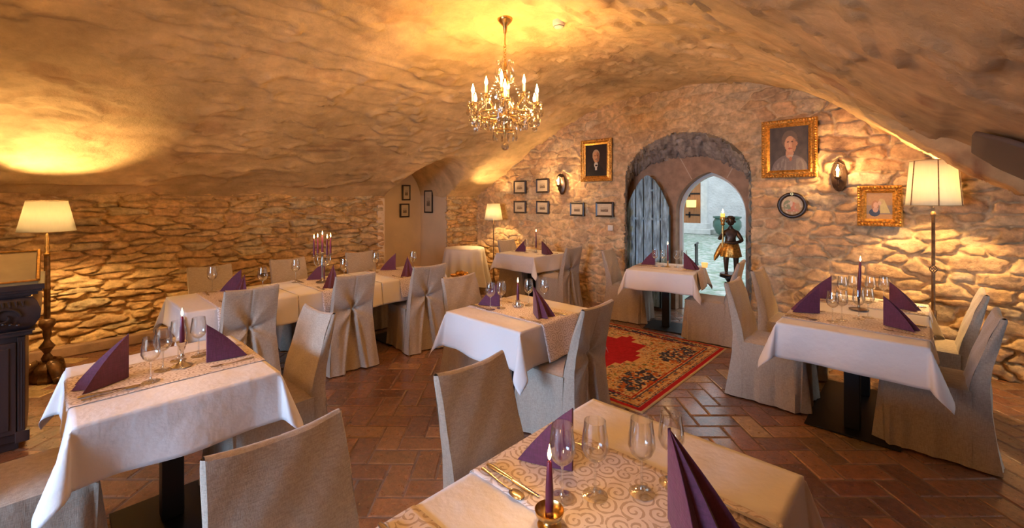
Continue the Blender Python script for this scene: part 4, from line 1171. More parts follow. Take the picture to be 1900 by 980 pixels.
def p_pair(A, B):
    c = np.ones(A.shape + (3,)) * np.array((.42, .25, .11)); c = LY(c, B < -.62, (.5, .28, .1)); c = LY(c, (B < .05) & (B > -.62), (.27, .21, .16))
    c = LY(c, ell(A, B, -.35, -.5, .42, .3), (.05, .07, .11)); c = LY(c, ell(A, B, -.3, .0, .28, .42), (.38, .19, .09)); c = LY(c, ell(A, B, -.28, -.3, .2, .2), (.55, .34, .24)); c = LY(c, ell(A, B, -.27, .05, .18, .22), (.62, .38, .26))
    c = LY(c, (A > .05) & (A < .35 + (.5 - B) * .45) & (B < .45) & (B > -.55), (.55, .46, .2)); c = LY(c, ell(A, B, .16, .35, .2, .2), (.5, .38, .18)); c = LY(c, ell(A, B, .02, .2, .13, .16), (.6, .4, .27))
    return c
def p_round(A, B):
    c = np.ones(A.shape + (3,)) * np.array((.48, .38, .24)); c = LY(c, B < -.2, (.35, .25, .13)); c = LY(c, ell(A, B, -.4, .0, .4, .55), (.22, .24, .13)); c = LY(c, ell(A, B, .12, -.15, .25, .5), (.5, .2, .11)); c = LY(c, ell(A, B, .45, -.1, .25, .42), (.42, .25, .13))
    c = LY(c, ell(A, B, -.1, .15, .14, .3), (.55, .45, .36)); c = LY(c, ell(A, B, .1, -.55, .6, .14), (.45, .2, .12)); c = LY(c, (vnoise(A * 7, B * 7, 5) > .78), (.5, .4, .28))
    return c
def p_print(seed):
    def f(A, B):
        c = np.ones(A.shape + (3,)) * np.array((.62, .52, .36))
        ins = (np.abs(A) < .52) & (np.abs(B + .02) < .42)
        n = fbm(A * 3 + seed, B * 4, seed, 4)
        c = LY(c, ins & (B < .02 + .3 * (n - .4)), (.20, .15, .10)); c = LY(c, ins & (n > .55) & (B < .2), (.34, .26, .17)); c = LY(c, ins & (B >= .02 + .3 * (n - .4)), (.50, .41, .28))
        c = LY(c, ell(A, B, .2, -.05, .16, .16), (.26, .19, .13))
        return c
    return f
def frame_band(w, h, bw, prof):
    """rectangular moulding swept round; prof = list of (inset 0..1, height)"""
    mb = MB(); rings = []
    for ins, d in prof:
        a, b = w / 2 - ins * bw, h / 2 - ins * bw
        rings.append([(-a, -d, -b), (a, -d, -b), (a, -d, b), (-a, -d, b)])
    vs = [p for r in rings for p in r]
    fs = [(i * 4 + k_, i * 4 + (k_ + 1) % 4, (i + 1) * 4 + (k_ + 1) % 4, (i + 1) * 4 + k_) for i in range(len(prof) - 1) for k_ in range(4)]
    mb.add(vs, fs); return mb
def picture(name, cx, cz, w, h, bw, fn, m, label, group=None, ornate=False, y=5.80, rz=0, loc=None, tilt=0):
    t = empty(name, loc or (cx, y, cz), rz); t.rotation_euler = (0, tilt, rz)
    tag(t, label, 'picture', group)
    prof = [(0, 0), (0, .022), (.18, .03), (.45, .020), (.7, .028), (.9, .016), (1, .010)] if ornate else [(0, 0), (0, .016), (.3, .020), (1, .012)]
    fb = frame_band(w, h, bw, prof)
    fo = fb.build('frame', m, t)
    if ornate:
        mb = MB(); rnd = random.Random(5)
        for (a0, b0, a1, b1, n) in ((-w / 2, -h / 2, w / 2, -h / 2, int(w / .028)), (-w / 2, h / 2, w / 2, h / 2, int(w / .028)), (-w / 2, -h / 2, -w / 2, h / 2, int(h / .028)), (w / 2, -h / 2, w / 2, h / 2, int(h / .028))):
            for i in range(n + 1):
                s_ = i / n; x, z = a0 + (a1 - a0) * s_, b0 + (b1 - b0) * s_
                ix, iz = x * (1 - .035 / w), z * (1 - .035 / h)
                mb.ball((ix, -.028, iz), .0125 + .003 * rnd.random(), 7, 1.0)
                jx, jz = x * (1 - 1.25 * bw / w), z * (1 - 1.25 * bw / h)
                if i % 2 == 0: mb.ball((jx, -.024, jz), .009, 6)
        mb.build('carving', m, fo, True)
    paint('painting' if ornate else 'print', w - 1.9 * bw, h - 1.9 * bw, fn, t, y=-.010)
    mb = MB(); mb.box(-w / 2 + .004, w / 2 - .004, -.009, .02, -h / 2 + .004, h / 2 - .004); mb.build('backing', M_FRAME, t)
    return t
picture('portrait_painting', -3.69, 2.205, .55, .65, .085, p_man, M_GILT, 'gilt framed portrait of a bearded man in black on the stone wall', None, True)
picture('portrait_painting', -1.123, 2.185, .545, .66, .085, p_woman, M_GILT, 'large gilt framed portrait of a person in grey, right of the doorway arch', None, True, y=5.765)
picture('small_painting', -.334, 1.543, .35, .41, .075, p_pair, M_GILT, 'gilt framed painting of two figures between wall sconce and tall floor lamp', None, True, y=5.755)
GP = 'small black framed prints on the back wall'
for (cx, cz, w, h, l_) in ((-5.286, 1.82, .29, .235, 'black framed print, upper left of the group of four by the corner lamp'), (-4.76, 1.835, .275, .245, 'black framed print, upper right of the group of four, beside the sconce'),
                         (-5.286, 1.462, .29, .225, 'black framed print, lower left of the group of four by the corner lamp'), (-4.76, 1.464, .275, .225, 'black framed print, lower right of the group of four'),
                         (-4.047, 1.444, .265, .22, 'black framed print below and left of the bearded man portrait'), (-3.542, 1.449, .305, .23, 'black framed print above the light switch, nearest the plank door')):
    picture('framed_print', cx, cz, w, h, .028, p_print(int(abs(cx * 10)) % 9 + 1), M_FRAME, l_, GP, tilt=random.uniform(-.015, .015))
for (loc, w, h, l_, rz) in (((-7.30, 4.70, 1.385), .205, .265, 'lower of two black framed prints in the arched passage', PI / 2), ((-7.30, 4.735, 1.73), .18, .30, 'upper of two black framed prints in the arched passage, half hidden', PI / 2),
                        ((-7.03, 5.07, 1.555), .26, .44, 'tall narrow black framed print on the pale side of the passage', 0)):
    picture('framed_print', 0, 0, w, h, .026, p_print(3), M_FRAME, l_, 'prints in the passage', loc=loc, rz=rz)
# round picture
t = empty('round_picture', (-1.09, 5.77, 1.54)); tag(t, 'round picture in black frame under the portrait right of the doorway', 'picture')
def rot_lathe(mb): mb.v = [(x, -z, y) for x, y, z in mb.v]; return mb
mb = MB(); mb.lathe([(.147, 0), (.147, .014), (.135, .024), (.118, .022), (.105, .010)], 48, caps=False); rot_lathe(mb).build('frame', M_FRAME, t, True)
na = 60; rr_ = np.linspace(0.001, .106, 24); an = np.linspace(0, 2 * PI, na); A, B = np.meshgrid(an, rr_)
xx, zz_ = np.cos(A) * B, np.sin(A) * B
grid_obj('print', np.stack([xx, np.full(A.shape, -.010), zz_], -1), M_PAINT, t, colour=p_round(xx / .106, zz_ / .106), smooth=False)
mb = MB(); mb.torus((0, -.025, .128), .012, .003, 'y', 14, 6); mb.build('hanging_ring', M_BRASS, t, True)
# light switch
t = empty('light_switch', (-3.442, 5.80, 1.172)); tag(t, 'square cream light switch on the stone wall left of the plank door', 'light switch')
mb = MB(); mb.box(-.04, .04, -.012, .02, -.04, .04); mb.build('plate', M_WHITE, t, bevel=.004)
mb = MB(); mb.box(-.026, .026, -.017, -.010, -.026, .026); mb.build('rocker', M_WHITE, t, bevel=.002)
# smoke detector
t = empty('smoke_detector', (-2.29, 3.01, zat(-2.29, 3.01) - .022)); tag(t, 'round white smoke detector on the vault beside the chandelier', 'smoke detector')
mb = MB(); mb.lathe([(.055, .03), (.055, 0), (.050, -.016), (.034, -.034), (.001, -.038)], 24); mb.build('housing', M_WHITE, t, True)
mb = MB(); mb.torus((0, 0, -.022), .043, .003, 'z', 24, 6); mb.build('vent_ring', M_IRON, t, True)

# ------------------------------------------------------------------ wall sconces
def sconce(x, z, label):
    t = empty('wall_sconce', (x, 5.77, z)); tag(t, label, 'wall lamp', 'wrought iron sconces on the back wall')
    n = 24; ow = []
    for i in range(n):
        a = 2 * PI * i / n; ow.append((.068 * math.cos(a) * (1 - .2 * max(0, math.sin(a))), .17 * math.sin(a)))
    mb = MB(); vs = [(a * .3, -.035, b * .9) for a, b in ow] + [(a, -.012, b) for a, b in ow] + [(a, .02, b) for a, b in ow]
    mb.add(vs, [tuple(range(n))] + [(k_ * n + i, k_ * n + (i + 1) % n, (k_ + 1) * n + (i + 1) % n, (k_ + 1) * n + i) for k_ in range(2) for i in range(n)])
    mb.build('back_plate', M_DARKBRONZE, t, True)
    mb = MB(); mb.add([(-.055, -.03, .12), (0, -.03, .18), (.055, -.03, .12), (.06, -.10, .10), (0, -.115, .145), (-.06, -.10, .10)], [(0, 1, 4, 5), (1, 2, 3, 4)]); ho = mb.build('hood', M_DARKBRONZE, t); sd = ho.modifiers.new('s', 'SOLIDIFY'); sd.thickness = .003
    mb = MB(); mb.tube([(0, -.02, -.11), (0, -.06, -.12), (0, -.095, -.08), (0, -.095, -.04)], .007, 8); mb.lathe([(.008, -.05), (.03, -.03), (.034, -.015), (.012, -.018)], 16, (0, -.095, 0)); mb.build('arm', M_DARKBRONZE, t, True)
    mb = MB(); mb.lathe([(.011, -.018), (.011, .035), (.006, .036)], 12, (0, -.095, 0)); mb.build('candle_sleeve', M_IVORYWAX, t, True)
    mb = MB(); mb.lathe([(.006, .036), (.013, .05), (.014, .062), (.008, .082), (.001, .096)], 14, (0, -.095, 0)); mb.build('bulb', M_BULB, t, True)
    mb = MB(); mb.lathe([(.03, -.01), (.045, .03), (.04, .09), (.032, .12)], 20, (0, -.095, 0), caps=False); mb.build('glass_chimney', M_GLASS, t, True)
    flame_light((0, -.16, .06), K_SCONCE, t, .02, 'sconce_light')
sconce(-4.33, 1.85, 'wrought iron sconce left of the bearded man portrait')
sconce(-.665, 1.86, 'wrought iron sconce between the large portrait and the tall floor lamp')

# ------------------------------------------------------------------ floor lamps
def floor_lamp(x, y, label, z0, z1, r0, r1, kind, power):
    t = empty('floor_lamp', (x, y, 0)); tag(t, label, 'floor lamp')
    mb = MB(); mb.lathe([(r0, z0), (r1, z1)], 40 if kind != 'panel' else 40, caps=False)
    sh = mb.build('lamp_shade', M_SHADE, t, True); sd = sh.modifiers.new('s', 'SOLIDIFY'); sd.thickness = .0015
    for (zz_, rr_) in ((z0, r0), (z1, r1)):
        mb = MB(); mb.torus((0, 0, zz_), rr_, .005 if kind == 'panel' else .003, 'z', 40, 6); mb.build('shade_trim', M_BRAID, sh, True)
    if kind == 'panel':
        for k_ in range(6):
            a = 2 * PI * k_ / 6 - .35; mb = MB(); mb.tube([((r0 + .003) * math.cos(a), (r0 + .003) * math.sin(a), z0), ((r1 + .003) * math.cos(a), (r1 + .003) * math.sin(a), z1)], .004, 6); mb.build('shade_rib', M_WICKER, sh, True)
    mb = MB()
    for k_ in range(3):
        a = 2 * PI * k_ / 3; mb.tube([(0, 0, z1 - .02), (r1 * math.cos(a), r1 * math.sin(a), z1 - .005)], .002, 5)
    mb.tube([(0, 0, z0 - .02), (0, 0, z1 - .02)], .003, 6); mb.build('harp', M_BRASS, t, True)
    zb = z0 + (z1 - z0) * .38
    mb = MB(); mb.ball((0, .03, zb), .026, 14, 1.2); mb.build('bulb', M_BULB, t, True)
    d = bpy.data.lights.new('lamp_light', 'POINT'); d.energy = power; d.color = LAMPC; d.shadow_soft_size = .03
    o = bpy.data.objects.new('lamp_light', d); COL.objects.link(o); o.location = (0, -.03, zb + .03); o.parent = t
    if kind == 'gothic':
        mb = MB(); mb.lathe([(.018, z0 - .22), (.026, z0 - .20), (.014, z0 - .18), (.020, z0 - .14), (.012, z0 - .12), (.016, z0 - .06), (.008, z0 - .02)], 16); mb.build('finial', M_BRASS, t, True)
        mb = MB(); mb.lathe([(.024, .52), (.020, .55), (.019, .80), (.023, .81), (.023, .82), (.019, .83), (.018, z0 - .21)], 20, wave=lambda a, s_: .10 * math.cos(a * 8)); mb.build('fluted_pole', M_TURNED, t, True)
        mb = MB(); mb.lathe([(.03, .17), (.04, .20), (.02, .24), (.035, .27), (.055, .30), (.03, .335), (.02, .36), (.03, .42), (.026, .44), (.035, .46), (.058, .50), (.05, .535), (.025, .55)], 24); mb.build('baluster', M_TURNED, t, True)
        mb = MB(); mb.lathe([(.10, 0), (.115, .03), (.09, .08), (.10, .12), (.055, .17)], 24, wave=lambda a, s_: .14 * math.cos(a * 3) + .06 * math.cos(a * 12)); 
        for k_ in range(3):
            a = 2 * PI * k_ / 3 + .4; c_, s_ = math.cos(a), math.sin(a)
            mb.tube([(c_ * .05, s_ * .05, .16), (c_ * .11, s_ * .11, .13), (c_ * .14, s_ * .14, .07), (c_ * .16, s_ * .16, .025)], [.035, .045, .035, .028], 10)
            mb.ball((c_ * .165, s_ * .165, .03), .032, 10, .9)
            mb.ball((c_ * .1, s_ * .1, .145), .04, 10, .8)
        mb.build('carved_base', M_TURNED, t, True)
    elif kind == 'panel':
        mb = MB(); mb.lathe([(.011, 1.02), (.013, 1.04), (.013, z0 - .10), (.019, z0 - .09), (.019, z0 - .07), (.008, z0 - .05)], 14); mb.lathe([(.013, .03), (.013, .96)], 14); mb.lathe([(.022, .03), (.022, .62), (.019, .625)], 14)
        mb.build('pole', M_TURNED, t, True)
        mb = MB()
        for k_ in range(8):
            a = 2 * PI * k_ / 8
            mb.tube([(.028 * math.sin(PI * q) * math.cos(a + q * 2.4), .028 * math.sin(PI * q) * math.sin(a + q * 2.4), .95 + .08 * q) for q in np.linspace(0, 1, 10)], .0025, 5)
        mb.build('twisted_knot', M_DARKBRONZE, t, True)
        mb = MB(); mb.lathe([(.15, 0), (.15, .02), (.05, .035), (.02, .05)], 30); mb.build('base', M_DARKBRONZE, t, True)
    else:
        mb = MB(); mb.lathe([(.012, .1), (.010, .6), (.009, z0)], 12); mb.build('pole', M_TURNED, t, True)
        mb = MB(); mb.lathe([(.13, 0), (.13, .02), (.04, .04), (.03, .08), (.035, .12), (.015, .2), (.022, .26), (.012, .3)], 24); mb.build('base', M_TURNED, t, True)
    return t
floor_lamp(-5.68, -.02, 'floor lamp with cream conical shade and carved dark base at the far left', 1.325, 1.597, .188, .132, 'gothic', K_LAMP)
floor_lamp(.055, 5.40, 'tall floor lamp with large braid edged cream shade in front of the right wall', 1.555, 1.955, .188, .158, 'panel', K_LAMP * 1.25)
floor_lamp(-5.66, 5.50, 'slender floor lamp with small white shade in the far corner', 1.23, 1.525, .165, .115, 'plain', K_LAMP * .55)

# ------------------------------------------------------------------ chandelier
def chandelier():
    t = empty('chandelier', (-2.627, 2.69, 0)); tag(t, 'crystal and brass chandelier hanging from the vault', 'chandelier')
    mb = MB(); mb.lathe([(.065, 3.20), (.065, 3.155), (.055, 3.14), (.02, 3.10), (.014, 3.05), (.008, 3.03)], 24); mb.build('ceiling_rose', M_BRASS, t, True)
    mb = MB(); z = 3.03
    mb.tube([(0, 0, 3.04), (0, 0, 2.94)], .006, 8)
    k_ = 0; z = 2.93
    while z > 2.80:
        mb.torus((0, 0, z), .013, .003, 'x' if k_ % 2 else 'y', 12, 6); z -= .021; k_ += 1
    mb.build('chain', M_BRASS, t, True)
    mb = MB(); mb.lathe([(.006, 2.80), (.02, 2.77), (.012, 2.73), (.016, 2.68), (.035, 2.62), (.02, 2.57), (.015, 2.53), (.045, 2.49), (.05, 2.46), (.02, 2.43), (.018, 2.40), (.05, 2.37), (.062, 2.33), (.04, 2.29), (.02, 2.26), (.028, 2.22), (.012, 2.18), (.004, 2.14)], 24); mb.build('stem', M_BRASS, t, True)
    # crystal crown of scrolls
    for k_ in range(6):
        a = 2 * PI * k_ / 6; c_, s_ = math.cos(a), math.sin(a)
        mb = MB(); mb.tube([(c_ * r, s_ * r, z) for r, z in ((.015, 2.60), (.06, 2.62), (.085, 2.68), (.07, 2.74), (.045, 2.77), (.05, 2.80), (.075, 2.80), (.08, 2.775))], [.006, .008, .008, .007, .007, .006, .005, .004], 8); mb.build('crystal_scroll', M_CRYSTAL, t, True)
    ringo = MB(); ringo.torus((0, 0, 2.30), .17, .006, 'z', 36, 6); ringo.torus((0, 0, 2.20), .10, .005, 'z', 30, 6); ringo.build('basket_ring', M_BRASS, t, True)
    drop = MB(); drop.lathe([(.0005, 0), (.006, -.010), (.004, -.016), (.0005, -.018)], 6); drop.lathe([(.0008, -.018), (.009, -.040), (.0125, -.058), (.008, -.074), (.0005, -.080)], 6)
    src = [None]
    def hang(x, y, z, s=1.0):
        if src[0] is None: o = drop.build('crystal_drop', M_CRYSTAL, t); src[0] = o
        else: o = src[0].copy(); COL.objects.link(o); o.parent = t
        o.location = (x, y, z); o.scale = (s, s, s); o.rotation_euler = (0, 0, random.uniform(0, 3))
    arms = [(2 * PI * k_ / 6 + .25, .305, 2.40) for k_ in range(6)] + [(2 * PI * k_ / 4 + .6, .165, 2.515) for k_ in range(4)]
    for n_, (a, R, zc) in enumerate(arms):
        c_, s_ = math.cos(a), math.sin(a); low = zc < 2.45
        zs = 2.34 if low else 2.46
        mb = MB(); mb.tube([(c_ * r * R / .305, s_ * r * R / .305, z) for r, z in ((.03, zs), (.09, zs - .06), (.16, zs - .075), (.22, zs - .04), (.265, zs + .0), (.305, zc - .02), (.305, zc))], .0055, 8)
        mb.lathe([(.008, zc - .03), (.018, zc - .012), (.012, zc)], 14, (c_ * R, s_ * R, 0)); am = mb.build('arm', M_BRASS, t, True)
        mb = MB(); mb.lathe([(.010, zc), (.042, zc + .008), (.046, zc + .012), (.01, zc + .006)], 20, (c_ * R, s_ * R, 0)); mb.build('drip_pan', M_CRYSTAL, am, True)
        mb = MB(); mb.lathe([(.0105, zc + .004), (.0105, zc + .085), (.006, zc + .086)], 12, (c_ * R, s_ * R, 0)); mb.build('candle_sleeve', M_IVORYWAX, am, True)
        mb = MB(); mb.lathe([(.006, zc + .086), (.014, zc + .104), (.013, zc + .12), (.006, zc + .145), (.0015, zc + .165)], 14, (c_ * R, s_ * R, 0)); mb.build('bulb', M_BULB, am, True)
        d = bpy.data.lights.new('bulb_light', 'POINT'); d.energy = K_CHAND; d.color = WARM; d.shadow_soft_size = .03
        o = bpy.data.objects.new('bulb_light', d); COL.objects.link(o); o.location = (c_ * (R + .04), s_ * (R + .04), zc + .115); o.parent = am
        for j in range(5):
            b = 2 * PI * j / 5 + a; hang(c_ * R + .044 * math.cos(b), s_ * R + .044 * math.sin(b), zc + .008, 1.45 if low else 1.15)
        mb = MB(); mb.ball((c_ * R, s_ * R, zc - .155), .026, 10, 1.3); mb.tube([(c_ * R, s_ * R, zc - .02), (c_ * R, s_ * R, zc - .14)], .0025, 5); mb.build('crystal_ball', M_CRYSTAL, am, False)
    for k_ in range(22):
        b = 2 * PI * k_ / 22; hang(.17 * math.cos(b), .17 * math.sin(b), 2.295, 1.05)
    for k_ in range(12):
        b = 2 * PI * k_ / 12; hang(.10 * math.cos(b), .10 * math.sin(b), 2.195, 1.0)
    for k_ in range(8):
        b = 2 * PI * k_ / 8; hang(.05 * math.cos(b), .05 * math.sin(b), 2.36, 1.2)
    pend = MB(); pend.lathe([(.0005, 0), (.009, -.012), (.004, -.02), (.010, -.045), (.017, -.075), (.011, -.098), (.0005, -.105)], 8); ps = None
    for k_ in range(30):
        if k_ < 18: R_, b, z_ = .235, 2 * PI * k_ / 18, 2.33 + .02 * (k_ % 2)
        else: R_, b, z_ = .11, 2 * PI * k_ / 12, 2.44
        if ps is None: o = pend.build('crystal_pendant', M_CRYSTAL, t); ps = o
        else: o = ps.copy(); COL.objects.link(o); o.parent = t
        o.location = (R_ * math.cos(b), R_ * math.sin(b), z_); o.rotation_euler = (0, 0, k_)
    mb = MB(); mb.torus((0, 0, 2.34), .235, .005, 'z', 40, 6); mb.build('pendant_ring', M_BRASS, t, True)
    # bead garlands from the crown down to the arms and round the basket
    for k_ in range(6):
        a = arms[k_][0]; mb = MB()
        for q in np.linspace(0, 1, 17):
            r = .06 + .22 * q; z = 2.70 - .30 * q - .07 * math.sin(PI * q)
            mb.ball((r * math.cos(a), r * math.sin(a), z), .0075, 6)
        for q in np.linspace(0, 1, 13):
            a2 = a + PI / 3; x = .305 * (math.cos(a) * (1 - q) + math.cos(a2) * q); y = .305 * (math.sin(a) * (1 - q) + math.sin(a2) * q)
            mb.ball((x, y, 2.38 - .09 * math.sin(PI * q)), .0075, 6)
        mb.build('bead_garland', M_CRYSTAL, t, False)
    mb = MB(); mb.ball((0, 0, 2.065), .034, 12, 1.0); mb.tube([(0, 0, 2.14), (0, 0, 2.09)], .006, 6); mb.build('bottom_ball', M_CRYSTAL, t)
    return t
CHL = chandelier()
o = dup(CHL, loc=(-2.5, -1.35, -.02)); tag(o, 'unseen second crystal chandelier behind the camera, added as warm fill light', 'chandelier')  # unseen copy, added to fill the room with warm light

# ------------------------------------------------------------------ sideboard with carved front and slanted glazed case
sb = empty('carved_sideboard', (-4.22, -.10, 0)); tag(sb, 'dark carved wooden sideboard at the left edge of the photo', 'sideboard')
mb = MB(); mb.box(-.60, -.01, -1.5, -.01, .06, .99); mb.box(-.58, -.04, -1.48, -.04, 0, .06); mb.build('body', M_BLACKWOOD, sb, bevel=.006)
mb = MB()
for (o_, z0, z1) in ((.015, .985, 1.00), (.045, 1.0, 1.02), (.065, 1.02, 1.035), (.075, 1.035, 1.07)): mb.box(-.62, o_, -1.5, o_, z0, z1)
mb.box(-.61, .02, -1.5, .02, .74, .765); mb.box(-.61, .032, -1.5, .032, .765, .775)
mb.build('cornice', M_BLACKWOOD, sb, bevel=.004)
# swelling frieze with carved scrolls
mb = MB(); prof = [(.0, .775), (.03, .80), (.055, .85), (.06, .90), (.04, .96), (.02, .985)]
vs = []
for (o_, z) in prof: vs += [(o_, -1.5, z), (o_, o_, z), (-.6, o_, z)]
mb.add(vs, [(i * 3 + k_, i * 3 + k_ + 1, (i + 1) * 3 + k_ + 1, (i + 1) * 3 + k_) for i in range(5) for k_ in range(2)]); fz = mb.build('frieze', M_BLACKWOOD, sb, True)
mb = MB()
for n_ in range(5):
    yc = -.10 - n_ * .2
    pts = []
    for q in np.linspace(0, 1, 26):
        a = q * 4.4 * PI / 2 + n_; r = .062 * (1 - q * .8); pts.append((.066 + .006 * math.sin(q * PI), yc + r * math.cos(a) * 1.1, .875 + r * math.sin(a)))
    mb.tube(pts, [.009 * (1 - .5 * q) for q in np.linspace(0, 1, 26)], 7)
    for k_ in range(5): mb.ball((.065, yc - .06 + k_ * .03, .835 - .008 * abs(k_ - 2)), .011, 7, .8)
    for k_ in range(7): mb.tube([(.045, yc - .09 + k_ * .028, .965), (.066, yc - .085 + k_ * .028, .935)], [.008, .004], 6)
mb.build('scroll_carving', M_BLACKWOOD, fz, True)
for n_ in range(3):
    y1_ = -.05 - n_ * .47; mb = MB()
    for (ins, o_) in ((0, .018), (.03, .026), (.05, .010)):
        mb.box(-.012, o_, y1_ - .42 + ins, y1_ - ins, .12 + ins, .70 - ins)
    mb.build('door', M_BLACKWOOD, sb, bevel=.004)
mb = MB()
for k_ in range(3): mb.box(-.008 + k_ * .0, .006 + .006 * (k_ == 1), -.045 + .0 * k_, -.012, .08 + k_ * .002, .73)
for yy_ in (-.040, -.026): mb.box(.004, .014, yy_ - .003, yy_ + .003, .14, .70)
mb.box(-.02, .02, -.055, .008, .06, .13); mb.build('corner_stile', M_BLACKWOOD, sb, bevel=.003)
dc = empty('display_case', (-4.21, -.055, 1.07)); tag(dc, 'slanted glazed display case with brass edge on top of the dark sideboard', 'display case')
mb = MB(); mb.add([(.06, -1.3, 0), (.06, 0, 0), (-.42, 0, 0), (-.42, -1.3, 0), (.06, -1.3, .02), (.06, 0, .02), (-.36, 0, .175), (-.36, -1.3, .175), (-.42, 0, .175), (-.42, -1.3, .175)],
                  [(0, 1, 2, 3), (4, 5, 6, 7), (0, 1, 5, 4), (1, 2, 8, 6, 5), (0, 4, 7, 9, 3), (2, 3, 9, 8), (6, 8, 9, 7)])
mb.build('case', mat('olive_lining', (.20, .15, .07), .12, .0, .8, noise=(3, .3), coat=.6), dc)
mb = MB(); mb.tube([(.062, 0, .024), (-.362, 0, .18)], .011, 6); mb.tube([(.062, 0, .024), (.062, -1.3, .024)], .007, 6); mb.tube([(-.362, 0, .18), (-.362, -1.3, .18)], .007, 6); mb.build('edge_strip', M_BRASS, dc, True)

# ------------------------------------------------------------------ torch bearer statue
def skin(name, verts, edges, radii, m, parent, sub=2):
    me = bpy.data.meshes.new(name); me.from_pydata(verts, edges, []); me.update()
    o = link(name, me, m, parent)
    sk = o.modifiers.new('k', 'SKIN'); me.skin_vertices.new() if not me.skin_vertices else None
    for i, r in enumerate(radii):
        sv_ = me.skin_vertices[0].data[i]; sv_.radius = (r, r) if not isinstance(r, tuple) else r
    me.skin_vertices[0].data[0].use_root = True
    ss = o.modifiers.new('ss', 'SUBSURF'); ss.levels = sub; ss.render_levels = sub
    sk.use_smooth_shade = True
    return o
st_ = empty('torch_bearer_statue', (-1.83, 6.06, .62), math.radians(22)); tag(st_, 'dark bronze and gilt statue of a figure holding up a lit torch in the doorway', 'statue')
st_.scale = (1.0, 1.0, .93)
V = [(0, 0, .42), (0, .01, .50), (0, .0, .60), (0, 0, .655), (0, -.01, .70),
     (-.075, 0, .60), (-.135, -.03, .50), (-.115, -.10, .56), (-.105, -.115, .59),
     (.075, 0, .60), (.13, -.05, .49), (.02, -.13, .46), (-.085, -.12, .475),
     (-.05, .0, .38), (-.055, -.03, .22), (-.05, .0, .05), (-.052, -.05, .03),
     (.05, .0, .38), (.065, .0, .22), (.06, .02, .05), (.07, -.04, .03)]
E_ = [(0, 1), (1, 2), (2, 3), (3, 4), (2, 5), (5, 6), (6, 7), (7, 8), (2, 9), (9, 10), (10, 11), (11, 12), (0, 13), (13, 14), (14, 15), (15, 16), (0, 17), (17, 18), (18, 19), (19, 20)]
Rr = [(.075, .055), (.062, .05), (.075, .05), .026, .03, .034, .027, .02, .018, .034, .027, .02, .018, .05, .036, .022, .02, .05, .036, .022, .02]
skin('figure', V, E_, Rr, M_DARKBRONZE, st_)
mb = MB(); mb.lathe([(.001, -.062), (.025, -.056), (.042, -.03), (.050, .01), (.046, .04), (.026, .062), (.001, .068)], 20, (0, -.015, .755)); mb.ball((0, -.07, .748), .010, 8, 1.3); mb.ball((-.02, -.058, .763), .008, 7); mb.ball((.02, -.058, .763), .008, 7)
mb.tube([(-.015, -.058, .722), (.015, -.058, .722)], .005, 6); mb.ball((-.05, -.01, .75), .012, 7, 1.4); mb.ball((.05, -.01, .75), .012, 7, 1.4); mb.build('head', M_DARKBRONZE, st_, True)
mb = MB(); rnd = random.Random(3)
for k_ in range(46):
    a = rnd.uniform(0, 2 * PI); e_ = rnd.uniform(.1, 1.45); 
    if math.sin(a) * math.cos(e_) < -.55 and e_ < .8: continue
    mb.ball((.052 * math.cos(a) * math.cos(e_), -.010 + .052 * math.sin(a) * math.cos(e_), .768 + .052 * math.sin(e_)), .015, 7)
mb.build('hair', M_DARKBRONZE, st_, True)
mb = MB(); mb.lathe([(.075, .46), (.095, .44), (.11, .36), (.125, .27), (.115, .26), (.09, .40)], 48, caps=False, wave=lambda a, s_: .10 * math.sin(a * 9 + s_ * 3) * s_ * 1.2); mb.tube([(-.09, .02, .44), (-.13, .05, .34), (-.17, .04, .25), (-.19, .0, .20)], [.03, .035, .03, .01], 8); mb.build('skirt', M_GILT, st_, True)
mb = MB(); mb.tube([(-.10, -.11, .40), (-.10, -.11, .72)], [.010, .014], 10); mb.lathe([(.014, .70), (.03, .715), (.02, .73), (.028, .76), (.036, .80), (.030, .815), (.01, .815)], 16, (-.10, -.11, 0)); mb.build('torch', M_BRASS, st_, True)
mb = MB(); mb.lathe([(.026, .81), (.026, .865), (.015, .87)], 14, (-.10, -.11, 0)); mb.build('candle', mat('glowing_yellow_candle', (.9, .6, .15), .5, emit=((1, .6, .12), .8)), st_, True)
mb = MB(); mb.lathe([(.002, .868), (.012, .885), (.008, .91), (.001, .93)], 10, (-.10, -.11, 0)); mb.build('flame', M_FLAME, st_, True)
mb = MB(); mb.lathe([(.12, 0), (.13, .01), (.125, .03), (.001, .035)], 28); mb.build('plinth', M_DARKBRONZE, st_, True)
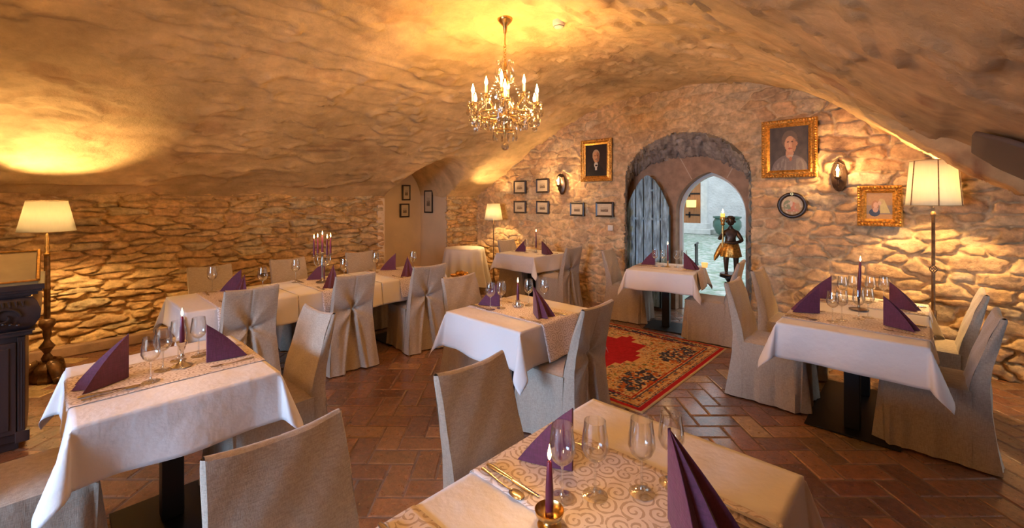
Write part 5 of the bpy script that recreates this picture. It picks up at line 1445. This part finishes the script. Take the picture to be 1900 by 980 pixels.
pd = empty('statue_pedestal', (-1.83, 6.06, 0)); tag(pd, 'slim dark pedestal carrying the torch bearer statue in the doorway', 'pedestal')
mb = MB(); mb.lathe([(.14, 0), (.14, .03), (.06, .06), (.05, .1), (.045, .54), (.07, .58), (.13, .60), (.13, .619)], 24); mb.build('column', M_IRON, pd, True)

# ------------------------------------------------------------------ gilded vase on a draped stand, basket
o = empty('draped_stand', (-4.42, 3.66, 0)); tag(o, 'low stand under a white cloth behind the central table chair', 'stand')
mb = MB(); mb.lathe([(.03, .03), (.03, .48)], 12); mb.lathe([(.15, 0), (.15, .02), (.03, .03)], 16); mb.lathe([(.18, .48), (.18, .50)], 24); mb.build('stand', M_IRON, o, True)
mb = MB(); mb.lathe([(.0001, .508), (.17, .508), (.195, .50), (.20, .47)] + [(.20 + .05 * q, .47 - .42 * q) for q in np.linspace(.1, 1, 10)], 80, caps=False, wave=lambda a, s_: max(0, s_ - .2) * .16 * math.sin(a * 9)); mb.build('drape', M_CLOTH, o, True)
o = empty('gilded_bowl', (-4.36, 3.66, .509)); tag(o, 'lumpy gilded ornamental bowl seen above the plain chair at the central table', 'bowl')
mb = MB(); mb.lathe([(.05, 0), (.06, .01), (.03, .03), (.08, .06), (.13, .10), (.14, .125), (.12, .12), (.02, .08)], 40, wave=lambda a, s_: .10 * math.sin(a * 7) * s_); mb.build('bowl', M_GILT, o, True)
for k_ in range(7):
    a = k_ * 2.4; mb = MB(); mb.ball((.06 * math.cos(a), .06 * math.sin(a), .125 + .012 * (k_ % 3)), .034, 10, .85); mb.build('ornament', M_GILT, o, True)
o = empty('wicker_basket', (-5.25, 4.55, 0)); tag(o, 'brown wicker basket on the floor in front of the round corner table', 'basket')
mb = MB(); mb.lathe([(.001, .01), (.12, 0), (.15, .08), (.17, .20), (.16, .20), (.14, .08), (.001, .02)], 32, wave=lambda a, s_: .03 * math.sin(a * 16)); mb.build('basket', M_WICKER, o, True)
mb = MB(); mb.tube([(.16 * math.cos(a), 0, .19 + .16 * math.sin(a)) for a in np.linspace(0, PI, 14)], .008, 6); mb.build('handle', M_WICKER, o, True)
